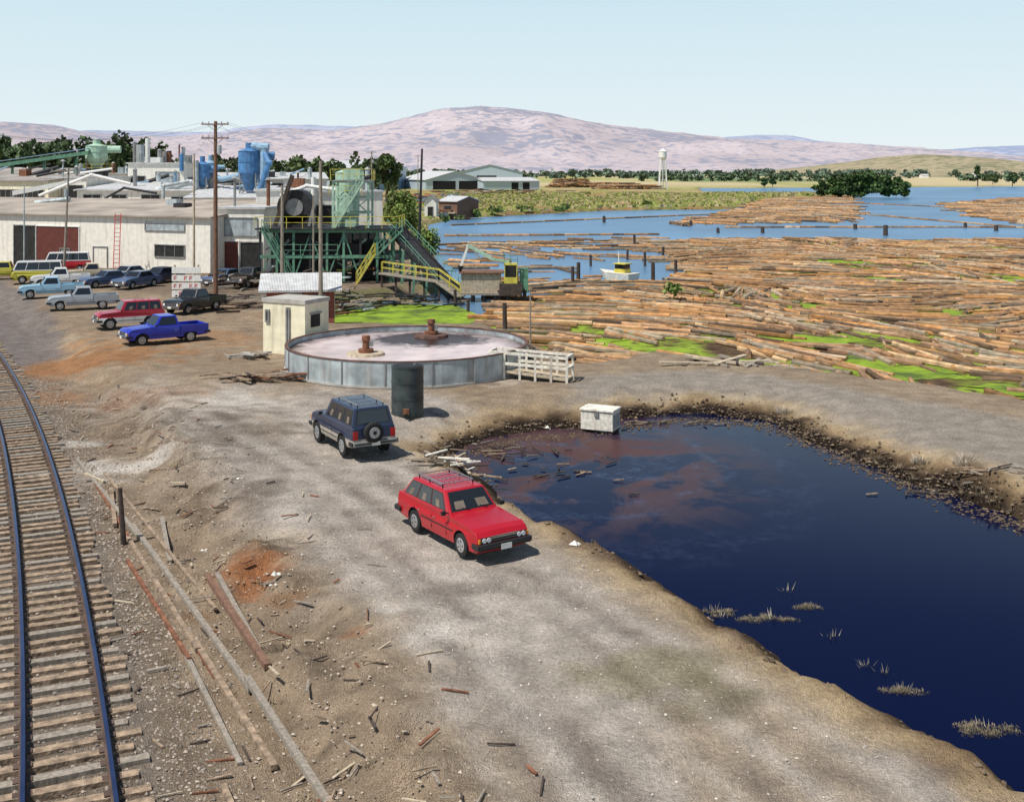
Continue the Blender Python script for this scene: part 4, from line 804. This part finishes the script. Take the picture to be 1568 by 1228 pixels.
def tufts(name,c,h,n,colr,z=None,sp=.22):
    V=[];cc=[];
    for (x,y) in c:
        z0=gz(x,y) if z is None else z
        k=n;a=rng.random(k)*6.28;r=rng.random(k)*sp;hh=h*(.4+.8*rng.random(k));bx,by=x+np.cos(a)*r,y+np.sin(a)*r;tx_,ty_=x+np.cos(a)*(r+hh*1.3*rng.random(k)),y+np.sin(a)*(r+hh*1.3*rng.random(k));w=.008+.010*rng.random(k)
        p=np.stack([np.stack([bx-w,by,np.full(k,z0-.03)],1),np.stack([bx+w,by,np.full(k,z0-.03)],1),np.stack([tx_,ty_,z0+hh],1)],1);V.append(p.reshape(-1,3));cc.append(np.repeat(np.array(colr)[None]*(.5+.8*rng.random((k,1))),3,0))
    V=np.concatenate(V);npmesh(name,V,np.arange(len(V)).reshape(-1,3),np.concatenate(cc),'straw')
far_=[S(u,v,-.7) for u,v in[(690,690),(745,675),(800,662),(860,655),(950,643),(1020,634),(1090,632),(1160,640),(1210,655),(1270,680),(1330,708),(1400,733),(1440,746),(1500,768),(1568,793),(1640,820)]]
fp=np.array(far_);i_=rng.integers(0,len(fp)-1,90);t=rng.random((90,1));c=fp[i_]*(1-t)+fp[i_+1]*t+rng.normal(0,.4,(90,2));tufts('shoreline_brush',c,.12,30,(.22,.17,.11),None,.3)
c=[S(u,v,-.7) for u,v in[(740,683),(735,690),(1480,740),(1475,735),(1410,722),(1200,640),(1008,648)]];tufts('shoreline_brush',c,.26,130,(.50,.43,.33),None,.35)
wt=[(1095,935),(1105,945),(1180,948),(1275,975),(1325,1020),(1355,1030),(1380,1057),(1510,1115),(1205,905)]
c=np.array([S(u,v,-.8) for u,v in wt]);tufts('pond_weeds',c,.17,12,(.28,.26,.2),-.8,.2)
c=np.concatenate([np.array([S(u,v,-.8)])+rng.normal(0,1,(k,2))*np.array([r,r*.35]) for u,v,k,r in[(1180,948,12,.35),(1385,1058,10,.2),(1515,1118,20,.35),(1228,930,8,.2),(1100,938,9,.25)]]);tufts('pond_weeds',c,.04,70,(.30,.25,.16),-.8,.16)
n=70;a_,b2=tx(12+rng.random(n)*34,rng.normal(3.0,1.4,n));tufts('dry_grass',np.stack([a_,b2],1),.09,14,(.34,.27,.16))
# ---------------------------------------------------------------- vehicles
def vehicle(name,x,y,hx,hy,kind,pt,pt2=None,rack=False,spare=False,two=None,bump='chrome',z=.0):
    K=dict(wagon=(2.46,.80,1.02,1.62,1.40,.30,.24,.90,.85,.62,.12,-1.62,-2.05),
           suv=(2.45,.70,.92,1.70,1.74,.36,.38,1.12,1.08,.62,.28,-1.90,-2.05),
           sedan=(2.6,.85,1.1,1.72,1.38,.31,.24,.92,.86,.70,.1,-1.05,-1.55),
           pickup=(2.85,.80,1.10,1.72,1.62,.34,.36,1.06,1.0,.72,.3,-.62,-.80),
           van=(2.4,.95,1.0,1.72,1.95,.33,.30,1.12,1.05,2.02,1.65,-1.95,-2.12))[kind]
    wb,fo,ro,W,H,r,zs,belt,hood,xw,rf,rb_t,rb=K;nose=wb/2+fo;tail=-wb/2-ro;ra=r+.07
    prof=[(tail+.06,zs+.06),(tail,zs+.2)]
    if kind=='pickup':prof+=[(tail,zs+.30),(rb,zs+.30),(rb,belt)]
    elif kind=='sedan':prof+=[(tail+.03,belt-.06),(rb,belt)]
    else:prof+=[(tail+.02,belt)]
    prof+=[(xw,belt),(nose-.30,hood-.03),(nose-.10,hood-.09),(nose,hood-.2),(nose,zs+.12),(nose-.10,zs)]
    for xc in(wb/2,-wb/2):
        b0=math.asin(min(.9,max(-.2,(zs-r)/ra)))
        for i in range(11):
            t=b0+(math.pi-2*b0)*i/10;prof.append((xc+ra*math.cos(t),r+ra*math.sin(t)))
    bm=bmesh.new();h=W/2
    vs=[[bm.verts.new((px,sy*h,pz)) for px,pz in prof] for sy in(-1,1)];n=len(prof)
    bm.faces.new(vs[0][::-1]);bm.faces.new(vs[1])
    for i in range(n):
        f_=bm.faces.new((vs[0][i],vs[0][(i+1)%n],vs[1][(i+1)%n],vs[1][i]))
        if i>=n-23:f_.material_index=1
    bmesh.ops.recalc_face_normals(bm,faces=bm.faces)
    zl=[.5,.5*(belt+.5)] + ([two] if two else [])
    for zc in zl:bmesh.ops.bisect_plane(bm,geom=bm.verts[:]+bm.edges[:]+bm.faces[:],plane_co=(0,0,zc),plane_no=(0,0,1))
    for yc in(-h*.45,0,h*.45):bmesh.ops.bisect_plane(bm,geom=bm.verts[:]+bm.edges[:]+bm.faces[:],plane_co=(0,yc,0),plane_no=(0,1,0))
    for v in bm.verts:
        yr=v.co.y/h
        k=np.interp(v.co.z,[zs,.5,.5*(belt+.5),belt],[.955,1.,1.,.955])
        e=max(0,(abs(v.co.x)-(nose-.35))/.35) if v.co.x>0 else max(0,(abs(v.co.x)+tail+.25)/.25)
        v.co.y*=k*(1-.05*min(1,e))
        if v.co.z>.55 and (kind!='pickup' or v.co.x>rb):v.co.z+=.025*(1-yr*yr)
        if v.co.x>nose-.12:v.co.x+=.035*(1-yr*yr)-.02
    if two:
        for f_ in bm.faces:
            if f_.material_index==0 and f_.calc_center_median().z<two:f_.material_index=2
    me=bpy.data.meshes.new('body');bm.to_mesh(me);bm.free();me.materials.append(M[pt]);me.materials.append(M['trim']);me.materials.append(M[pt2 or pt])
    bo_=bpy.data.objects.new('body',me);sc.collection.objects.link(bo_);md=bo_.modifiers.new('b','BEVEL');md.width=.045;md.segments=3;md.limit_method='ANGLE';md.angle_limit=math.radians(35)
    o=Obj(name,(x,y,z),math.atan2(hy,hx));o.part('cabin',.04);yb,yt=h*.955-.02,h*.955-.17
    B=[(rb,-yb,belt-.02),(xw,-yb,belt-.02),(xw,yb,belt-.02),(rb,yb,belt-.02)];T=[(rb_t,-yt,H),(rf,-yt,H),(rf,yt,H),(rb_t,yt,H)]
    roofc=pt if kind!='van' else 'car_white'
    o.add(B+T,[(3,2,1,0),(4,5,6,7),(0,1,5,4),(1,2,6,5),(2,3,7,6),(3,0,4,7)],roofc)
    o.part('windows')
    def pane(a,b_,c,d,u0,u1,v0,v1,m='glass',off=.007):
        a,b_,c,d=map(Vector,(a,b_,c,d));nn=(b_-a).cross(d-a).normalized()
        q=lambda u,v:(a.lerp(b_,u)).lerp(d.lerp(c,u),v)+nn*off
        o.quad(q(u0,v0),q(u1,v0),q(u1,v1),q(u0,v1),m)
    splits={'wagon':[(.05,.30),(.33,.61),(.64,.91)],'suv':[(.05,.30),(.34,.62),(.66,.91)],'sedan':[(.10,.48),(.52,.88)],'pickup':[(.12,.86)],'van':[(.04,.24),(.27,.48),(.51,.73),(.77,.96)]}[kind]
    for u0,u1 in splits:
        pane(B[0],B[1],T[1],T[0],u0-.012,u1+.012,.12,.88,'trim',.004);pane(B[2],B[3],T[3],T[2],1-u1-.012,1-u0+.012,.12,.88,'trim',.004)
        pane(B[0],B[1],T[1],T[0],u0,u1,.15,.85);pane(B[2],B[3],T[3],T[2],1-u1,1-u0,.15,.85)
        um=(u0+u1)/2
        if kind in('wagon','suv'):
            pane(B[0],B[1],T[1],T[0],um-.05,um+.03,.16,.50,'seat',.010);pane(B[2],B[3],T[3],T[2],1-um-.03,1-um+.05,.16,.50,'seat',.010)
    pane(B[1],B[2],T[2],T[1],.05,.95,.13,.93,'trim',.004);pane(B[1],B[2],T[2],T[1],.08,.92,.17,.90)
    if kind=='wagon':
        pane(B[1],B[2],T[2],T[1],.14,.36,.20,.52,'seat',.010);pane(B[1],B[2],T[2],T[1],.62,.86,.20,.52,'seat',.010)
    pane(B[3],B[0],T[0],T[3],.08,.92,.17,.90,'trim',.004);pane(B[3],B[0],T[0],T[3],.11,.89,.2,.87)
    o.part('wheels')
    for xc in(wb/2,-wb/2):
        for sy in(-1,1):
            yo=sy*(h-.015);yi=sy*(h-.21);o.cyl((xc,yi,r),(xc,yo,r),r,None,'tyre',24);o.cyl((xc,yo-sy*.0,r),(xc,yo+sy*.012,r),r*.97,r*.86,'tyre',24)
            o.cyl((xc,yo+sy*.012,r),(xc,yo+sy*.020,r),r*.62,r*.56,'rim',20);o.cyl((xc,yo+sy*.020,r),(xc,yo+sy*.035,r),r*.2,r*.14,'chrome',12)
            for k in range(5):
                t=k*2*math.pi/5;o.cyl((xc+math.cos(t)*r*.38,yo+sy*.020,r+math.sin(t)*r*.38),(xc+math.cos(t)*r*.38,yo+sy*.024,r+math.sin(t)*r*.38),r*.09,None,'trim',6)
    o.part('bumpers',.015);zb=zs+.12
    for xe,s_ in((nose,1),(tail,-1)):
        o.box(min(xe,xe+s_*.13),max(xe,xe+s_*.13),-h*.96,h*.96,zb,zb+.15,bump)
        for sy in(-1,1):o.box(min(xe-s_*.22,xe+s_*.1),max(xe-s_*.22,xe+s_*.1),min(sy*(h*.94),sy*(h+.02)),max(sy*(h*.94),sy*(h+.02)),zb+.01,zb+.14,'trim')
        o.box(min(xe,xe+s_*.145),max(xe,xe+s_*.145),-h*.9,h*.9,zb+.05,zb+.10,'trim')
    o.part('lights_and_grille');gt=hood-.22;x0=nose+.02
    if kind!='van':
        o.box(x0-.04,x0+.012,-h*.86,h*.86,zb+.17,gt+.02,'trim')
        o.box(x0,x0+.02,-h*.52,h*.52,gt-.005,gt+.015,'chrome')
        for i in range(3):o.box(x0,x0+.018,-h*.50,h*.50,zb+.20+i*.05,zb+.21+i*.05,'grey_steel')
    zc=(zb+.17+gt+.02)/2
    for sy in(-1,1):
        for yy_ in((.74,.57) if kind=='wagon' else (.70,)):
            o.cyl((x0+.008,sy*h*yy_,zc),(x0+.03,sy*h*yy_,zc),.062 if kind=='wagon' else .085,None,'lamp_clear',14)
        o.box(x0-.05,x0+.02,min(sy*h*.87,sy*h*.93),max(sy*h*.87,sy*h*.93),zb+.17,gt,'lamp_amber')
        o.box(tail-.012,tail+.03,min(sy*h*.72,sy*h*.92),max(sy*h*.72,sy*h*.92),zb+.22,min(belt-.1,zb+.5) if kind!='pickup' else belt-.12,'lamp_red')
        o.cyl((xw-.05,sy*(h*.95),belt+.06),(xw-.05,sy*(h+.10),belt+.08),.02,None,'trim',6);o.box(xw-.1,xw-.02,min(sy*(h+.05),sy*(h+.17)),max(sy*(h+.05),sy*(h+.17)),belt+.02,belt+.12,'trim')
        o.box(-wb/2+ra+.02,wb/2-ra-.02,min(sy*(h-.01),sy*(h+.010)),max(sy*(h-.01),sy*(h+.010)),.55,.58,'trim')
        for xd in((xw-.12,-.28,-.28-.95) if kind in('wagon','suv','sedan') else (xw-.12,rb+.05)):
            o.box(xd-.006,xd+.006,min(sy*(h-.01),sy*(h+.003)),max(sy*(h-.01),sy*(h+.003)),zs+.14,.5*(belt+.5)+.02,'trim')
        for xd in((-.18,-1.02) if kind in('wagon','suv','sedan') else (rb+.2,)):o.box(xd,xd+.13,min(sy*(h-.01),sy*(h+.015)),max(sy*(h-.01),sy*(h+.015)),.5*(belt+.5)-.02,.5*(belt+.5),'chrome')
    o.box(x0+.13,x0+.138,-.16,.16,zb-.03,zb+.11,'white_paint');o.box(tail-.155,tail-.147,-.16,.16,zb-.0,zb+.13,'white_paint')
    o.beam((xw-.02,-.1,belt+.05),(xw-.22,-.55,belt+.16),.018,'trim');o.beam((xw-.02,.45,belt+.05),(xw-.22,0,belt+.16),.018,'trim')
    if kind=='pickup':
        o.part('bed',.012);zf=zs+.3
        for sy in(-1,1):o.box(tail+.01,rb-.03,min(sy*(h-.07),sy*(h-.004)),max(sy*(h-.07),sy*(h-.004)),zf-.05,belt-.03,pt);
        o.box(tail,tail+.06,-h+.075,h-.075,zf-.05,belt-.05,pt);o.box(rb-.09,rb-.035,-h+.075,h-.075,zf-.05,belt-.03,pt);o.box(tail+.07,rb-.1,-h+.08,h-.08,zf+.003,zf+.02,'trim')
        for sy in(-1,1):o.box(-wb/2-.4,-wb/2+.4,min(sy*(h-.25),sy*(h-.075)),max(sy*(h-.25),sy*(h-.075)),zf+.02,zf+.25,pt)
    if rack:
        o.part('roof_rack')
        for sy in(-1,1):
            o.beam((rb_t+.12,sy*.48,H+.09),(rf-.35,sy*.48,H+.09),.03,'chrome')
            for t in(rb_t+.12,rb_t+.7,rf-.35):o.beam((t,sy*.48,H),(t,sy*.48,H+.09),.03,'trim')
        for i in range(4):
            t=rb_t+.12+(rf-.35-rb_t-.12)*i/3;o.beam((t,-.48,H+.09),(t,.48,H+.09),.025,'chrome')
        for i in range(7):o.box(rb_t+.2,rf-.45,-.42+i*.14-.012,-.42+i*.14+.012,H+.002,H+.016,'chrome')
    if spare:
        o.part('spare_wheel');zc=.95;xx=tail-.02;o.cyl((xx,.08,zc),(xx-.2,.08,zc),.34,None,'tyre',24);o.cyl((xx-.2,.08,zc),(xx-.215,.08,zc),.33,.29,'tyre',24);o.cyl((xx-.2,.08,zc),(xx-.23,.08,zc),.2,.19,'rim',20);o.cyl((xx-.23,.08,zc),(xx-.245,.08,zc),.07,None,'trim',10)
    e=o.done();bo_.parent=e;return e
vehicle('red_station_wagon',-1.35,31.0,.556,-.831,'wagon','car_red',rack=True,bump='trim',z=gz(-1.35,31)+.03)
vehicle('off_road_suv',-5.83,41.35,-.5,.866,'suv','car_navy','car_tan',spare=True,two=.70,rack=True,bump='grey_steel',z=gz(-5.83,41.35)+.03)
def park(name,u,v,hx,hy,kind,pt,**k):
    x,y=S(u,v);vehicle(name,x,y,hx,hy,kind,pt,z=gz(x,y)+.03,**k)
vehicle('blue_pickup_truck',-20.45,66.7,-.80,-.60,'pickup','car_blue',z=gz(-20.45,66.7)+.02)
park('red_suv',195,502,-.85,-.52,'suv','car_maroon',pt2='car_white',two=.78)
park('silver_pickup_truck',124,474,-.92,-.40,'pickup','car_silver');park('dark_pickup_truck',296,478,-.45,-.9,'pickup','car_black')
park('light_blue_pickup_truck',76,456,-.92,-.4,'pickup','car_ltblue');park('camper_van',58,434,-.95,-.3,'van','car_yellow')
park('yellow_pickup_truck',5,428,-.95,-.3,'pickup','car_yellow');park('cream_pickup_truck',138,431,-.9,-.45,'pickup','car_cream')
park('dark_sedan',162,439,-.7,-.7,'sedan','car_slate');park('dark_sedan',208,441,-.4,-.9,'sedan','car_slate');park('blue_sedan',243,433,-.5,-.85,'sedan','car_navy');park('grey_sedan',193,431,-.5,-.85,'sedan','car_silver')
park('grey_sedan',342,437,-.4,-.9,'sedan','car_slate');park('black_pickup_truck',382,439,-.35,-.93,'pickup','car_black');park('red_van',103,417,-.9,-.3,'van','car_red');park('white_pickup_truck',90,440,-.92,-.4,'pickup','car_white')
# ---------------------------------------------------------------- light, sky, camera
sun_dir=Vector((-.80*.5,-.60*.5,.866)).normalized()
sd=bpy.data.lights.new('sun','SUN');sd.energy=5.0;sd.angle=math.radians(.5);sd.color=(1,.96,.90)
so=bpy.data.objects.new('sun',sd);so.rotation_euler=(-sun_dir).to_track_quat('-Z','Y').to_euler();so.location=(0,0,60);sc.collection.objects.link(so)
w=bpy.data.worlds.new('World');sc.world=w;w.use_nodes=True;nt=w.node_tree;bg=nt.nodes['Background'];sk=nt.nodes.new('ShaderNodeTexSky');sk.sky_type='NISHITA';sk.sun_disc=False
sk.sun_elevation=math.radians(60);sk.sun_rotation=math.atan2(-.8,-.6);sk.air_density=1.0;sk.dust_density=1.0;sk.ozone_density=1.5;sk.altitude=1200
# summer haze: pale band low in the sky fading into the clear sky above
tcw=nt.nodes.new('ShaderNodeTexCoord');sxw=nt.nodes.new('ShaderNodeSeparateXYZ');nt.links.new(tcw.outputs['Generated'],sxw.inputs[0])
cr=nt.nodes.new('ShaderNodeValToRGB');nt.links.new(sxw.outputs[2],cr.inputs[0]);cr.color_ramp.elements[0].position=0.;cr.color_ramp.elements[0].color=(.84,.92,.94,1);cr.color_ramp.elements[1].position=.18;cr.color_ramp.elements[1].color=(.60,.80,.90,1)
sca=nt.nodes.new('ShaderNodeVectorMath');sca.operation='SCALE';sca.inputs['Scale'].default_value=1/.085;nt.links.new(cr.outputs[0],sca.inputs[0])
mrw=nt.nodes.new('ShaderNodeMapRange');mrw.inputs[1].default_value=.14;mrw.inputs[2].default_value=.34;mrw.inputs[3].default_value=.95;mrw.inputs[4].default_value=.03;nt.links.new(sxw.outputs[2],mrw.inputs[0])
mxw=nt.nodes.new('ShaderNodeMix');mxw.data_type='RGBA';nt.links.new(mrw.outputs[0],mxw.inputs[0]);nt.links.new(sk.outputs[0],mxw.inputs[6]);nt.links.new(sca.outputs[0],mxw.inputs[7])
nt.links.new(mxw.outputs[2],bg.inputs[0]);bg.inputs[1].default_value=.085
cd=bpy.data.cameras.new('camera');cd.sensor_fit='HORIZONTAL';cd.sensor_width=36;cd.lens=F/1568*36;cd.shift_y=-(614-HZ)/1568;cd.clip_end=40000;cd.clip_start=.5
co=bpy.data.objects.new('camera',cd);co.location=(0,0,10);co.rotation_euler=(math.radians(90),0,0);sc.collection.objects.link(co);sc.camera=co
sc.view_settings.view_transform='Standard';sc.view_settings.look='None';sc.view_settings.exposure=0
